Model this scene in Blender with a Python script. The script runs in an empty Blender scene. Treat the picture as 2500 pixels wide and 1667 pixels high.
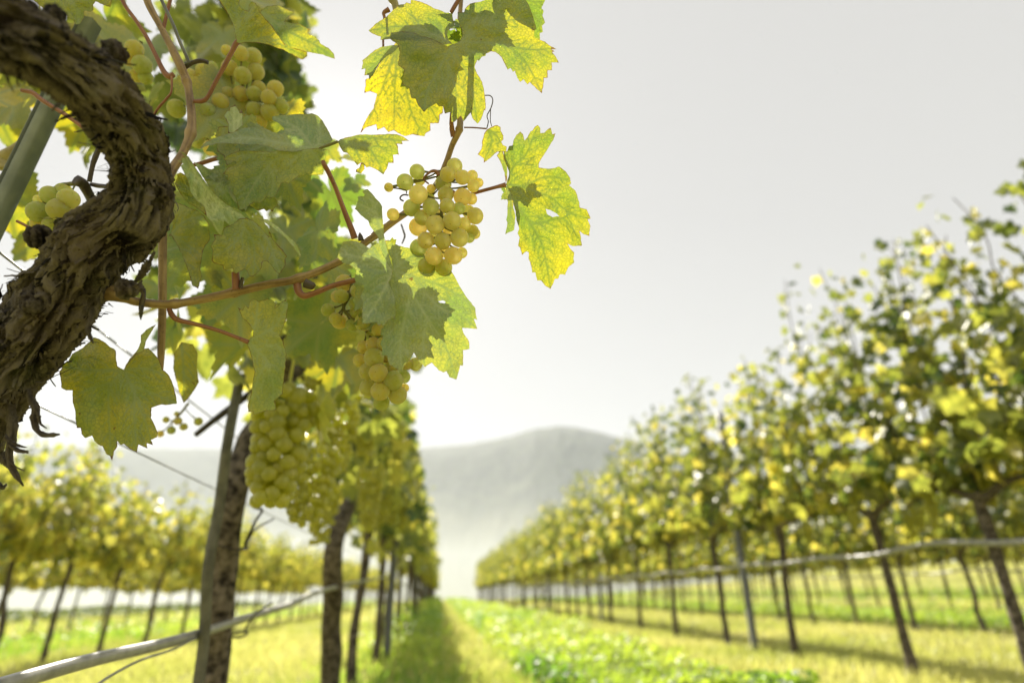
import bpy, math, random
import numpy as np
from mathutils import Vector
from mathutils.geometry import delaunay_2d_cdt

# ------------------------------------------------------------------ camera, sky, sun, exposure
SC = bpy.context.scene
COL = SC.collection
F = 20.0 / 36.0 * 2500.0                  # focal length in pixels of the 2500 px wide photograph
PITCH, YAW = math.radians(23.97), math.radians(6.6)
CAM = np.array([0.0, 0.0, 0.42])
_sp, _cp, _sy, _cy = math.sin(PITCH), math.cos(PITCH), math.sin(YAW), math.cos(YAW)
FWD = np.array([_cp * _sy, _cp * _cy, _sp])
RGT = np.array([_cy, -_sy, 0.0])
UPV = np.array([-_sp * _sy, -_sp * _cy, _cp])

cam_data = bpy.data.cameras.new("camera")
cam = bpy.data.objects.new("camera", cam_data)
COL.objects.link(cam)
cam.location = CAM
cam.rotation_euler = (math.pi / 2 + PITCH, 0, -YAW)
cam_data.lens = 20.0
cam_data.sensor_width = 36.0
cam_data.clip_start = 0.02
cam_data.clip_end = 20000
cam_data.dof.use_dof = True
cam_data.dof.focus_distance = 0.465
cam_data.dof.aperture_fstop = 3.2
SC.camera = cam

SUN_PX = (818, 436)
_sd = RGT * (SUN_PX[0] - 1250) / F + UPV * (833.5 - SUN_PX[1]) / F + FWD
SUN = _sd / np.linalg.norm(_sd)            # direction towards the sun
SUN_EL = math.asin(SUN[2])
SUN_AZ = math.atan2(SUN[0], SUN[1])        # from +Y towards +X

world = bpy.data.worlds.new("World")
SC.world = world
world.use_nodes = True
wn, wl = world.node_tree.nodes, world.node_tree.links
wn.clear()
sky = wn.new("ShaderNodeTexSky")
sky.sky_type = 'NISHITA'
sky.sun_disc = False
sky.sun_elevation = SUN_EL
sky.sun_rotation = SUN_AZ
sky.altitude = 300
sky.air_density = 1.0
sky.dust_density = 1.6
sky.ozone_density = 1.0
hsv = wn.new("ShaderNodeHueSaturation")
hsv.inputs["Saturation"].default_value = 0.22
bg = wn.new("ShaderNodeBackground")
bg.inputs["Strength"].default_value = 0.071
wo = wn.new("ShaderNodeOutputWorld")
veil = wn.new("ShaderNodeMix")             # thin even high cloud over the clear sky
veil.data_type = 'RGBA'
veil.inputs[0].default_value = 0.80
veil.inputs[7].default_value = (5.80, 5.66, 5.42, 1)
wl.new(sky.outputs[0], hsv.inputs["Color"])
wl.new(hsv.outputs[0], veil.inputs[6])
wl.new(veil.outputs[2], bg.inputs[0])
wl.new(bg.outputs[0], wo.inputs[0])

sun_data = bpy.data.lights.new("sun_lamp", 'SUN')
sun_data.energy = 5.0
sun_data.angle = math.radians(0.5)
sun_data.color = (1.0, 0.93, 0.80)
sun_lamp = bpy.data.objects.new("sun_lamp", sun_data)
COL.objects.link(sun_lamp)
sun_lamp.rotation_euler = Vector(SUN).to_track_quat('Z', 'Y').to_euler()
sun_lamp.location = (0, 0, 30)

SC.view_settings.view_transform = 'Standard'
SC.view_settings.look = 'None'
SC.view_settings.gamma = 1
SC.view_settings.use_curve_mapping = False
SC.view_settings.exposure = 0.9
cy = SC.cycles
cy.max_bounces = 10
cy.diffuse_bounces = 5
cy.glossy_bounces = 3
cy.transmission_bounces = 6
cy.volume_bounces = 1
cy.transparent_max_bounces = 8
cy.sample_clamp_indirect = 6
cy.use_denoising = True
cy.caustics_reflective = False
cy.caustics_refractive = False

rnd = random.Random(7)
npr = np.random.default_rng(11)

# ------------------------------------------------------------------ pixel <-> space
def ray(sx, sy):
    return RGT * (sx - 1250) / F + UPV * (833.5 - sy) / F + FWD
def at(sx, sy, depth):
    """the point that many metres in front of the lens"""
    return CAM + ray(sx, sy) * depth
def at_many(xy, depth):
    xy = np.asarray(xy, float)
    d = np.asarray(depth, float)[:, None]
    return CAM + ((xy[:, :1] - 1250) / F * RGT + (833.5 - xy[:, 1:2]) / F * UPV + FWD) * d
def at_x(sx, sy, X):
    r = ray(sx, sy)
    return CAM + r * (X / r[0])
def at_z(sx, sy, Z):
    r = ray(sx, sy)
    return CAM + r * ((Z - CAM[2]) / r[2])
def project(P):
    v = np.asarray(P, float) - CAM
    dz = v @ FWD
    return np.stack([1250 + F * (v @ RGT) / dz, 833.5 - F * (v @ UPV) / dz], -1), dz
CROPS = {'A': (880, 0, 4.704), 'B': (1140, 290, 3.647), 'C': (480, 250, 4.481), 'D': (400, 360, 4.751), 'E': (800, 440, 3.135),
         'F': (920, 380, 5.057), 'G': (770, 650, 4.479), 'H': (130, 680, 3.485), 'I': (380, 0, 4.704), 'J': (0, 0, 4.752),
         'K': (0, 420, 4.126), 'L': (0, 750, 3.485), 'M': (0, 0, 2.613), 'N': (400, 0, 2.613), 'O': (0, 500, 2.24),
         'P': (500, 500, 2.613), 'Q': (400, 900, 2.044), 'R': (0, 1000, 2.351), 'T': (0, 1000, 2.138), 'S': (0, 0, 1.0)}
def cr(c, pts):
    x0, y0, s = CROPS[c]
    return np.array([(x0 + x / s, y0 + y / s) for x, y in pts], float)

# ------------------------------------------------------------------ objects
def tag(o, label=None, cat=None, group=None, kind=None):
    if label: o['label'] = label
    if cat: o['category'] = cat
    if group: o['group'] = group
    if kind: o['kind'] = kind
    return o
ORIGIN = {}
def thing(name, label, cat, loc=(0, 0, 0), group=None):
    o = bpy.data.objects.new(name, None)
    o.empty_display_size = 0.1
    COL.objects.link(o)
    o.location = loc
    ORIGIN[o.name] = np.array(loc, float)
    return tag(o, label, cat, group)
def make_mesh(name, verts, faces, mat, smooth=True, attrs=None):
    me = bpy.data.meshes.new(name)
    v = np.asarray(verts, np.float32)
    me.vertices.add(len(v))
    me.vertices.foreach_set("co", v.ravel())
    if isinstance(faces, np.ndarray):
        k = faces.shape[1]
        me.loops.add(faces.size)
        me.loops.foreach_set("vertex_index", faces.astype(np.int32).ravel())
        me.polygons.add(len(faces))
        me.polygons.foreach_set("loop_start", np.arange(0, faces.size, k, dtype=np.int32))
    else:
        lens = np.array([len(f) for f in faces], np.int32)
        flat = np.array([i for f in faces for i in f], np.int32)
        me.loops.add(len(flat))
        me.loops.foreach_set("vertex_index", flat)
        me.polygons.add(len(faces))
        me.polygons.foreach_set("loop_start", np.concatenate([[0], np.cumsum(lens)[:-1]]).astype(np.int32))
    me.update(calc_edges=True)
    me.validate()
    if smooth:
        me.polygons.foreach_set("use_smooth", np.ones(len(me.polygons), bool))
    for k, a in (attrs or {}).items():
        at_ = me.attributes.new(k, 'FLOAT', 'POINT')
        at_.data.foreach_set("value", np.asarray(a, np.float32))
    me.materials.append(mat)
    return me
def obj(name, verts, faces, mat, parent=None, smooth=True, attrs=None):
    """one mesh object; verts are in world space and become local to the parent's origin"""
    off = np.zeros(3)
    if parent is not None:
        off = ORIGIN[parent.name]
    me = make_mesh(name, np.asarray(verts, float) - off, faces, mat, smooth, attrs)
    o = bpy.data.objects.new(name, me)
    COL.objects.link(o)
    if parent is not None:
        o.parent = parent
    ORIGIN[o.name] = off
    return o
def ref(name, me, parent, loc, scale=(1, 1, 1), rot=(0, 0, 0)):
    o = bpy.data.objects.new(name, me)
    COL.objects.link(o)
    o.parent = parent
    o.location = np.asarray(loc, float) - ORIGIN[parent.name]
    o.scale = scale
    o.rotation_euler = rot
    return o
def copy_tree(o, parent=None):
    c = o.copy()
    COL.objects.link(c)
    c.parent = parent
    for ch in o.children:
        copy_tree(ch, c)
    return c

# ------------------------------------------------------------------ numeric noise
def vnoise(u, v, seed=0, pu=None):
    u = np.asarray(u, float); v = np.asarray(v, float)
    iu, iv = np.floor(u).astype(np.int64), np.floor(v).astype(np.int64)
    fu, fv = u - iu, v - iv
    fu = fu * fu * (3 - 2 * fu); fv = fv * fv * (3 - 2 * fv)
    def h(a, b):
        if pu: a = np.mod(a, pu)
        n = (a * 374761393 + b * 668265263 + seed * 1442695041) & 0xFFFFFFFF
        n = ((n ^ (n >> 13)) * 1274126177) & 0xFFFFFFFF
        return ((n ^ (n >> 16)) & 0xFFFF) / 65535.0
    return (h(iu, iv) * (1 - fu) * (1 - fv) + h(iu + 1, iv) * fu * (1 - fv) + h(iu, iv + 1) * (1 - fu) * fv + h(iu + 1, iv + 1) * fu * fv)
def fbm(u, v, seed=0, oct=4):
    s, a, t = 0, 1.0, 0
    for k in range(oct):
        s = s + a * vnoise(u * 2 ** k, v * 2 ** k, seed + k * 17); t += a; a *= .5
    return s / t
def spline(pts, n):
    """Catmull-Rom through the points (any number of columns), n samples"""
    p = np.asarray(pts, float)
    p = np.vstack([2 * p[0] - p[1], p, 2 * p[-1] - p[-2]])
    m = len(p) - 3
    t = np.linspace(0, m - 1e-6, n)
    i = t.astype(int); f = (t - i)[:, None]
    a, b, c, d = p[i], p[i + 1], p[i + 2], p[i + 3]
    return .5 * ((2 * b) + (-a + c) * f + (2 * a - 5 * b + 4 * c - d) * f ** 2 + (-a + 3 * b - 3 * c + d) * f ** 3)
def frames(P):
    T = np.gradient(P, axis=0)
    T /= np.linalg.norm(T, axis=1)[:, None] + 1e-12
    N = np.zeros_like(P)
    a = np.array([0, 0, 1.0]) if abs(T[0][2]) < .9 else np.array([1.0, 0, 0])
    n = np.cross(T[0], a); n /= np.linalg.norm(n)
    for k in range(len(P)):
        n = n - T[k] * (n @ T[k]); n /= np.linalg.norm(n); N[k] = n
    return T, N, np.cross(T, N)
def tube(pts, radii, seg=10, n=None, rough=0.0, seed=1):
    """verts and quads of a capped tube with a radius per control point"""
    pr = np.hstack([np.asarray(pts, float), np.asarray(radii, float).reshape(-1, 1)])
    n = n or max(8, len(pr) * 6)
    S = spline(pr, n) if len(pr) > 2 else np.linspace(pr[0], pr[1], n)
    P, R = S[:, :3], np.maximum(S[:, 3], 1e-5)
    T, N, B = frames(P)
    th = np.linspace(0, 2 * np.pi, seg, endpoint=False)
    rr = R[:, None] * np.ones(seg)[None, :]
    if rough:
        L = np.concatenate([[0], np.cumsum(np.linalg.norm(np.diff(P, axis=0), axis=1))])
        U, V = np.meshgrid(th / (2 * np.pi) * 6, L / (R.mean() * 3))
        rr = rr * (1 + rough * (vnoise(U, V, seed, 6) - .5) * 2)
    V = P[:, None, :] + rr[:, :, None] * (np.cos(th)[None, :, None] * N[:, None, :] + np.sin(th)[None, :, None] * B[:, None, :])
    V = V.reshape(-1, 3)
    i = np.arange(n - 1)[:, None] * seg; j = np.arange(seg)[None, :]; j2 = (j + 1) % seg
    Q = np.stack([i + j, i + j2, i + seg + j2, i + seg + j], -1).reshape(-1, 4)
    faces = [tuple(q) for q in Q] + [tuple(range(seg))[::-1], tuple(range((n - 1) * seg, n * seg))]
    return V, faces
def join(parts):
    V, Fc, k = [], [], 0
    for v, f in parts:
        V.append(np.asarray(v, float)); Fc += [tuple(int(a) + k for a in q) for q in f]; k += len(v)
    return np.vstack(V), Fc

# ------------------------------------------------------------------ materials
class NT:
    def __init__(self, name):
        self.m = bpy.data.materials.new(name); self.m.use_nodes = True
        self.n, self.l = self.m.node_tree.nodes, self.m.node_tree.links
        self.n.clear(); self.out = self.n.new("ShaderNodeOutputMaterial")
    def node(self, t, **kw):
        x = self.n.new(t)
        for k, v in kw.items():
            if k.startswith('_'): setattr(x, k[1:], v)
            else: self.put(x.inputs[k.replace('__', ' ')], v)
        return x
    def put(self, sock, v):
        if isinstance(v, bpy.types.NodeSocket): self.l.new(v, sock)
        else:
            if isinstance(v, tuple) and len(v) == 3 and sock.type == 'RGBA': v = (*v, 1)
            sock.default_value = v
    def attr(self, name): return self.node("ShaderNodeAttribute", _attribute_name=name).outputs["Fac"]
    def math(self, op, a, b=0.0, clamp=False):
        x = self.node("ShaderNodeMath", _operation=op, _use_clamp=clamp)
        self.put(x.inputs[0], a); self.put(x.inputs[1], b); return x.outputs[0]
    def mix(self, f, a, b):
        x = self.node("ShaderNodeMix", _data_type='RGBA')
        self.put(x.inputs[0], f); self.put(x.inputs[6], a); self.put(x.inputs[7], b); return x.outputs[2]
    def noise(self, scale, detail=3, vec=None, dim='3D', rough=.5):
        x = self.node("ShaderNodeTexNoise", Scale=scale, Detail=detail, Roughness=rough)
        if vec is not None: self.l.new(vec, x.inputs["Vector"])
        return x.outputs["Fac"]
    def ramp(self, f, lo, hi):
        x = self.node("ShaderNodeMapRange", _clamp=True)
        self.put(x.inputs[0], f); x.inputs[1].default_value = lo; x.inputs[2].default_value = hi; return x.outputs[0]
    def coord(self): return self.node("ShaderNodeTexCoord").outputs["Object"]
    def bump(self, h, strength, dist): return self.node("ShaderNodeBump", Strength=strength, Distance=dist, Height=h).outputs[0]
    def finish(self, s):
        self.l.new(s, self.out.inputs[0]); return self.m

def mat_leaf():
    t = NT("vine_leaf")
    co = t.coord()
    vein, tint, under = t.attr("vein"), t.attr("tint"), t.attr("under")
    mott = t.noise(30, 4, co)
    mott2 = t.noise(150, 3, co)
    vor = t.node("ShaderNodeTexVoronoi", _feature='DISTANCE_TO_EDGE', Scale=330.0)
    wob = t.node("ShaderNodeTexNoise", Scale=120.0, Detail=2.0)
    t.l.new(co, wob.inputs["Vector"])
    wm = t.node("ShaderNodeVectorMath", _operation='MULTIPLY_ADD')
    t.l.new(wob.outputs["Color"], wm.inputs[0]); wm.inputs[1].default_value = (.004, .004, .004); t.l.new(co, wm.inputs[2])
    t.l.new(wm.outputs[0], vor.inputs["Vector"])
    net = t.ramp(vor.outputs["Distance"], 0.0, 0.16)        # 0 on the small veins, 1 in the cells
    net_d = t.math('SUBTRACT', 1.0, net)
    veinw = t.math('MAXIMUM', vein, t.math('MULTIPLY', net_d, .38))
    m = t.math('MULTIPLY', t.math('SUBTRACT', t.math('ADD', t.math('MULTIPLY', mott, .86), t.math('MULTIPLY', mott2, .14)), .47), 1.7)
    tt = t.math('ADD', tint, m, True)
    tt = t.math('SUBTRACT', tt, t.math('MULTIPLY', veinw, .35), True)
    spot = t.ramp(t.noise(95, 2, co), .73, .76)
    edge = t.attr("edge")
    brown = t.math('MAXIMUM', t.math('MULTIPLY', spot, .8), t.math('MULTIPLY', t.ramp(t.math('ADD', edge, t.math('MULTIPLY', mott2, .6)), 1.12, 1.28), t.ramp(tint, .15, .5)))
    refl = t.mix(tt, (.075, .115, .060), (.17, .17, .050))
    refl = t.mix(t.math('MULTIPLY', under, .9), refl, (.24, .29, .205))
    refl = t.mix(t.math('MULTIPLY', vein, .80), refl, t.mix(under, (.28, .30, .14), (.52, .54, .34)))
    refl = t.mix(brown, refl, (.07, .035, .015))
    tr = t.mix(tt, (.120, .190, .016), (.47, .355, .008))
    tr = t.mix(t.math('MULTIPLY', veinw, .78), tr, (.05, .075, .008))
    tr = t.mix(t.math('MULTIPLY', under, .35), tr, (.22, .28, .10))
    tr = t.mix(brown, tr, (.10, .04, .01))
    h = t.math('SUBTRACT', t.math('MULTIPLY', net, .5), t.math('MULTIPLY', vein, 1.2))
    b = t.bump(h, .55, .0009)
    p = t.node("ShaderNodeBsdfPrincipled", Base__Color=refl, Roughness=.48, Normal=b)
    p.inputs["Specular IOR Level"].default_value = .42
    tl = t.node("ShaderNodeBsdfTranslucent", Color=tr, Normal=b)
    a = t.node("ShaderNodeAddShader")
    t.l.new(p.outputs[0], a.inputs[0]); t.l.new(tl.outputs[0], a.inputs[1])
    return t.finish(a.outputs[0])
def mat_canopy():
    t = NT("canopy_leaf")
    tint = t.attr("tint")
    tt = t.math('ADD', tint, t.math('MULTIPLY', t.math('SUBTRACT', t.noise(30, 2, t.coord()), .5), .8), True)
    refl = t.mix(tt, (.028, .050, .024), (.16, .15, .03))
    tr = t.mix(t.ramp(tt, .02, .42), t.mix(t.ramp(tt, .0, .06), (.035, .060, .010), (.055, .085, .012)), t.mix(t.ramp(tt, .42, 1.0), (.31, .33, .045), (.62, .53, .08)))
    p = t.node("ShaderNodeBsdfPrincipled", Base__Color=refl, Roughness=.42)
    p.inputs["Specular IOR Level"].default_value = .5
    tl = t.node("ShaderNodeBsdfTranslucent", Color=tr)
    a = t.node("ShaderNodeAddShader")
    t.l.new(p.outputs[0], a.inputs[0]); t.l.new(tl.outputs[0], a.inputs[1])
    return t.finish(a.outputs[0])
def mat_bark(fine=True):
    t = NT("bark" if fine else "old_wood")
    co = t.coord()
    if fine:
        h = t.attr("h")
        n = t.noise(160, 4, co)
        n2 = t.noise(24, 3, co)
        nf = t.noise(620, 4, co, rough=.7)
        x = t.math('ADD', t.math('MULTIPLY', h, .62), t.math('ADD', t.math('MULTIPLY', n, .30), t.math('MULTIPLY', nf, .30)), True)
        c = t.mix(t.ramp(x, .47, .78), (.0080, .006, .004), (.205, .175, .145))
        c = t.mix(t.math('MULTIPLY', t.ramp(n2, .5, .66), .32), c, (.085, .050, .030))
        c = t.mix(t.math('MULTIPLY', t.ramp(t.noise(38, 4, co), .56, .66), .38), c, (.10, .105, .035))
        b = t.bump(t.math('ADD', n, t.math('MULTIPLY', nf, .7)), 1.0, .0035)
    else:
        n = t.noise(60, 4, co)
        c = t.mix(t.ramp(n, .35, .65), (.020, .015, .011), (.21, .175, .14))
        b = t.bump(n, .9, .006)
    p = t.node("ShaderNodeBsdfPrincipled", Base__Color=c, Roughness=.88, Normal=b)
    p.inputs["Specular IOR Level"].default_value = .25
    return t.finish(p.outputs[0])
def mat_cane(name, c1, c2):
    t = NT(name)
    co = t.coord()
    n = t.noise(70, 3, co); n2 = t.noise(420, 3, co)
    st = t.attr("h")
    c = t.mix(t.ramp(t.math('ADD', t.math('MULTIPLY', n, .6), t.math('MULTIPLY', st, .5)), .3, .75), c1, c2)
    c = t.mix(t.math('MULTIPLY', t.ramp(n2, .62, .70), .5), c, (.03, .017, .008))
    p = t.node("ShaderNodeBsdfPrincipled", Base__Color=c, Roughness=.5, Normal=t.bump(t.math('ADD', n2, st), .4, .0008))
    return t.finish(p.outputs[0])
def mat_grape():
    t = NT("grape_skin")
    co = t.coord()
    info = t.node("ShaderNodeObjectInfo")
    big = t.noise(2.0, 3, co)                                  # the berry mesh has radius 1, scaled by its object
    fine = t.noise(13, 4, co)
    dots = t.ramp(t.noise(6.5, 1, co), .735, .765)
    c = t.mix(info.outputs["Random"], (.46, .53, .18), (.74, .62, .20))
    c = t.mix(t.math('MULTIPLY', t.ramp(big, .42, .66), .45), c, (.66, .67, .48))       # waxy bloom
    c = t.mix(t.math('MULTIPLY', t.ramp(fine, .52, .66), .30), c, (.38, .38, .12))
    c = t.mix(t.math('MULTIPLY', dots, .85), c, (.05, .035, .012))
    p = t.node("ShaderNodeBsdfPrincipled", Base__Color=c, Roughness=.68)
    p.inputs["Subsurface Weight"].default_value = 1.0
    p.inputs["Subsurface Radius"].default_value = (1.0, .75, .14)
    p.inputs["Subsurface Scale"].default_value = .022
    p.inputs["Subsurface Anisotropy"].default_value = .7
    p.inputs["Specular IOR Level"].default_value = .35
    p.inputs["Transmission Weight"].default_value = .15
    p.inputs["IOR"].default_value = 1.36
    tl = t.node("ShaderNodeBsdfTranslucent", Color=t.mix(t.math('MULTIPLY', dots, .8), t.mix(info.outputs["Random"], (.62, .68, .30), (.90, .76, .34)), (.1, .06, .02)))
    mx = t.node("ShaderNodeMixShader"); mx.inputs[0].default_value = .42
    t.l.new(p.outputs[0], mx.inputs[1]); t.l.new(tl.outputs[0], mx.inputs[2])
    return t.finish(mx.outputs[0])
def mat_far_grape():
    t = NT("far_grape_skin")
    n = t.noise(60, 2, t.coord())
    r = t.mix(n, (.15, .16, .04), (.24, .22, .05)); tr = t.mix(n, (.34, .38, .05), (.58, .54, .06))
    p = t.node("ShaderNodeBsdfPrincipled", Base__Color=r, Roughness=.42)
    tl = t.node("ShaderNodeBsdfTranslucent", Color=tr)
    a = t.node("ShaderNodeAddShader")
    t.l.new(p.outputs[0], a.inputs[0]); t.l.new(tl.outputs[0], a.inputs[1])
    return t.finish(a.outputs[0])
def mat_metal(name, c1, c2, rough, metallic):
    t = NT(name)
    n = t.noise(40, 4, t.coord())
    c = t.mix(t.ramp(n, .35, .65), c1, c2)
    p = t.node("ShaderNodeBsdfPrincipled", Base__Color=c, Roughness=rough, Metallic=metallic, Normal=t.bump(t.noise(220, 3, t.coord()), .15, .001))
    return t.finish(p.outputs[0])
def mat_blade(name, r1, r2, t1, t2):
    t = NT(name)
    tint = t.attr("tint")
    r = t.mix(tint, r1, r2); tr = t.mix(tint, t1, t2)
    p = t.node("ShaderNodeBsdfPrincipled", Base__Color=r, Roughness=.5)
    tl = t.node("ShaderNodeBsdfTranslucent", Color=tr)
    a = t.node("ShaderNodeAddShader")
    t.l.new(p.outputs[0], a.inputs[0]); t.l.new(tl.outputs[0], a.inputs[1])
    return t.finish(a.outputs[0])
def mat_ground():
    t = NT("ground_soil")
    co = t.coord()
    n = t.noise(1.3, 5, co); n2 = t.noise(18, 4, co)
    c = t.mix(t.ramp(t.math('ADD', t.math('MULTIPLY', n, .6), t.math('MULTIPLY', n2, .4)), .38, .62), (.20, .21, .05), (.42, .38, .12))
    p = t.node("ShaderNodeBsdfPrincipled", Base__Color=c, Roughness=.95, Normal=t.bump(n2, .5, .03))
    return t.finish(p.outputs[0])
def mat_hill():
    t = NT("wooded_hill")
    co = t.coord()
    n = t.noise(.012, 5, co)
    sep = t.node("ShaderNodeSeparateXYZ"); t.l.new(co, sep.inputs[0])
    z = t.math('ADD', sep.outputs[2], t.math('MULTIPLY', t.math('SUBTRACT', n, .5), 160.0))
    forest = t.mix(t.ramp(t.noise(.035, 5, co), .4, .62), (.012, .022, .013), (.045, .062, .030))
    mist_tone = t.mix(t.noise(.02, 3, co), (.14, .15, .07), (.24, .23, .13))  # valley mist put into the colour: paler lower slope
    c = t.mix(t.ramp(z, 60, 190), mist_tone, forest)
    p = t.node("ShaderNodeBsdfPrincipled", Base__Color=c, Roughness=.95)
    return t.finish(p.outputs[0])

M_LEAF, M_CAN, M_BARK, M_WOOD = mat_leaf(), mat_canopy(), mat_bark(), mat_bark(False)
M_CANE = mat_cane("brown_cane", (.13, .075, .032), (.42, .29, .13))
M_SHOOT = mat_cane("pale_shoot", (.20, .16, .07), (.42, .36, .17))
M_PET = mat_cane("reddish_petiole", (.16, .050, .030), (.34, .16, .075))
M_STEM = mat_cane("green_stem", (.08, .085, .02), (.22, .20, .05))
M_DRY = mat_cane("dry_twig", (.020, .013, .008), (.10, .075, .05))
M_GRAPE, M_FARG = mat_grape(), mat_far_grape()
M_POST = mat_metal("galvanised_steel", (.17, .175, .175), (.26, .265, .265), .45, .0)
M_CHANNEL = mat_metal("blue_grey_steel", (.16, .19, .23), (.24, .275, .315), .42, .0)
M_GROOVE = mat_metal("groove_shade", (.012, .013, .014), (.025, .026, .028), .7, .0)  # same steel, darkened to paint the shade inside the channel
M_WIRE = mat_metal("wire_steel", (.10, .105, .11), (.22, .22, .22), .45, .8)
M_HOSE = mat_metal("grey_plastic_hose", (.25, .245, .235), (.40, .39, .37), .36, .0)
M_STAKE = mat_metal("weathered_stake", (.085, .085, .07), (.17, .165, .135), .7, .1)

# ------------------------------------------------------------------ the setting: ground, hill, haze
def sstep(a, b, x):
    t = np.clip((np.asarray(x, float) - a) / (b - a), 0, 1)
    return t * t * (3 - 2 * t)
def gz(X, Y):
    X = np.asarray(X, float); Y = np.asarray(Y, float)
    z = np.where(X < -.6, .035 * (np.maximum(X, -15) + .6), 0.0)
    z = z + .030 * np.maximum(0, X - 4) + .07 * np.maximum(0, X - 11)
    z = z - np.maximum(0, -15 - X) * .22 * sstep(0, 12, -15 - X)
    z = z - np.maximum(0, Y - 46) * .25 * sstep(0, 14, Y - 46)
    z = np.minimum(z, 2.2 + 0 * z)
    return np.maximum(z, -24)
def axis(dense_lo, dense_hi, step, far):
    a = np.arange(dense_lo, dense_hi, step)
    g = np.geomspace(step, far, 34)
    return np.concatenate([dense_lo - g[::-1], a, dense_hi + g])
def build_ground():
    xs, ys = axis(-24, 20, .35, 3000), axis(-3, 64, .5, 3000)
    ys = ys[ys > -160]
    X, Y = np.meshgrid(xs, ys)
    bump = (fbm(X * 1.7 + 40, Y * 1.7 + 90, 5) - .5) * .10 * (np.abs(X) < 60)
    Z = gz(X, Y) + bump
    V = np.stack([X, Y, Z], -1).reshape(-1, 3)
    nx, ny = len(xs), len(ys)
    i = np.arange(ny - 1)[:, None] * nx + np.arange(nx - 1)[None, :]
    Q = np.stack([i, i + 1, i + nx + 1, i + nx], -1).reshape(-1, 4)
    tag(obj("ground", V, Q, mat_ground()), kind='structure')
build_ground()

RIDGE = [(-900, 1120), (-200, 1100), (0, 1098), (180, 1098), (500, 1100), (800, 1099), (1052, 1089), (1145, 1081), (1242, 1064), (1306, 1044),
         (1365, 1037), (1414, 1042), (1463, 1052), (1531, 1071), (1700, 1110), (2000, 1140), (2500, 1100), (3300, 1080)]
def build_hill():
    az, el = [], []
    for sx, sy in RIDGE:
        r = ray(sx, sy); az.append(math.atan2(r[0], r[1])); el.append(math.atan2(r[2], math.hypot(r[0], r[1])))
    A = np.linspace(az[0], az[-1], 420)
    EL = np.interp(A, az, el)
    RR = np.concatenate([np.linspace(650, 1500, 60), np.linspace(1520, 2000, 20)])
    a, r = np.meshgrid(A, RR)
    peak = np.tan(np.interp(a, A, EL)) * 1500 + 24
    up = sstep(650, 1500, r) * .55 + .45 * np.clip((r - 650) / 850, 0, 1) ** 1.3
    prof = np.where(r <= 1500, up, 1 - .5 * sstep(1500, 2300, r))
    spur = (fbm(a * 16 + 3, r / 330, 9, 4) - .5) * 16 * sstep(650, 900, r) * (1 - sstep(1250, 1480, r))
    trees = (fbm(a * 190, r / 30, 21, 2) - .5) * 5 * sstep(700, 900, r)
    Z = -26 + peak * prof + spur + trees
    fct = 1 + .42 * sstep(0, 1, (np.interp(1000, [p[0] for p in RIDGE], az) - a) / .30)      # the ridge draws away towards the left
    Z = -26 + (Z + 26) * fct; r = r * fct
    V = np.stack([np.sin(a) * r, np.cos(a) * r, Z], -1).reshape(-1, 3)
    nx, ny = len(A), len(RR)
    i = np.arange(ny - 1)[:, None] * nx + np.arange(nx - 1)[None, :]
    Q = np.stack([i, i + 1, i + nx + 1, i + nx], -1).reshape(-1, 4)
    tag(obj("hill", V, Q, mat_hill()), kind='structure')
    return Z.max()
HILL_TOP = build_hill()

def haze_box(name, lo, hi, density, color, aniso):
    v = [(x, y, z) for x in (lo[0], hi[0]) for y in (lo[1], hi[1]) for z in (lo[2], hi[2])]
    f = [(0, 1, 3, 2), (4, 6, 7, 5), (0, 4, 5, 1), (2, 3, 7, 6), (0, 2, 6, 4), (1, 5, 7, 3)]
    m = bpy.data.materials.new(name); m.use_nodes = True
    n, l = m.node_tree.nodes, m.node_tree.links
    n.clear()
    out = n.new("ShaderNodeOutputMaterial"); pv = n.new("ShaderNodeVolumePrincipled")
    pv.inputs["Color"].default_value = (*color, 1); pv.inputs["Density"].default_value = density
    pv.inputs["Anisotropy"].default_value = aniso
    l.new(pv.outputs[0], out.inputs["Volume"])
    tag(obj(name, v, f, m, smooth=False), kind='stuff')
haze_box("haze", (-3300, -220, -27), (3300, 3300, HILL_TOP + 15), 0.00016, (.82, .90, 1.0), .1)

haze_box("valley_haze", (-3200, 70, -26.5), (3200, 1150, 55), 0.00075, (.88, .94, 1.0), .30)

# the visible disc of the low sun, far outside the haze
def build_sun():
    m = bpy.data.materials.new("sun_light"); m.use_nodes = True
    n = m.node_tree.nodes; n.clear()
    out = n.new("ShaderNodeOutputMaterial"); e = n.new("ShaderNodeEmission")
    e.inputs[0].default_value = (1, .95, .85, 1); e.inputs[1].default_value = 60
    tb = n.new("ShaderNodeBsdfTransparent"); ad = n.new("ShaderNodeAddShader")        # a ball of light: it shines and casts no shadow
    m.node_tree.links.new(e.outputs[0], ad.inputs[0]); m.node_tree.links.new(tb.outputs[0], ad.inputs[1])
    m.node_tree.links.new(ad.outputs[0], out.inputs[0])
    m.cycles.emission_sampling = 'NONE'
    import bmesh
    bm = bmesh.new(); bmesh.ops.create_icosphere(bm, subdivisions=3, radius=40)
    me = bpy.data.meshes.new("sun"); bm.to_mesh(me); bm.free(); me.materials.append(m)
    o = bpy.data.objects.new("sun", me); COL.objects.link(o); o.location = CAM + SUN * 8000
    tag(o, kind='structure')
build_sun()

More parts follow.
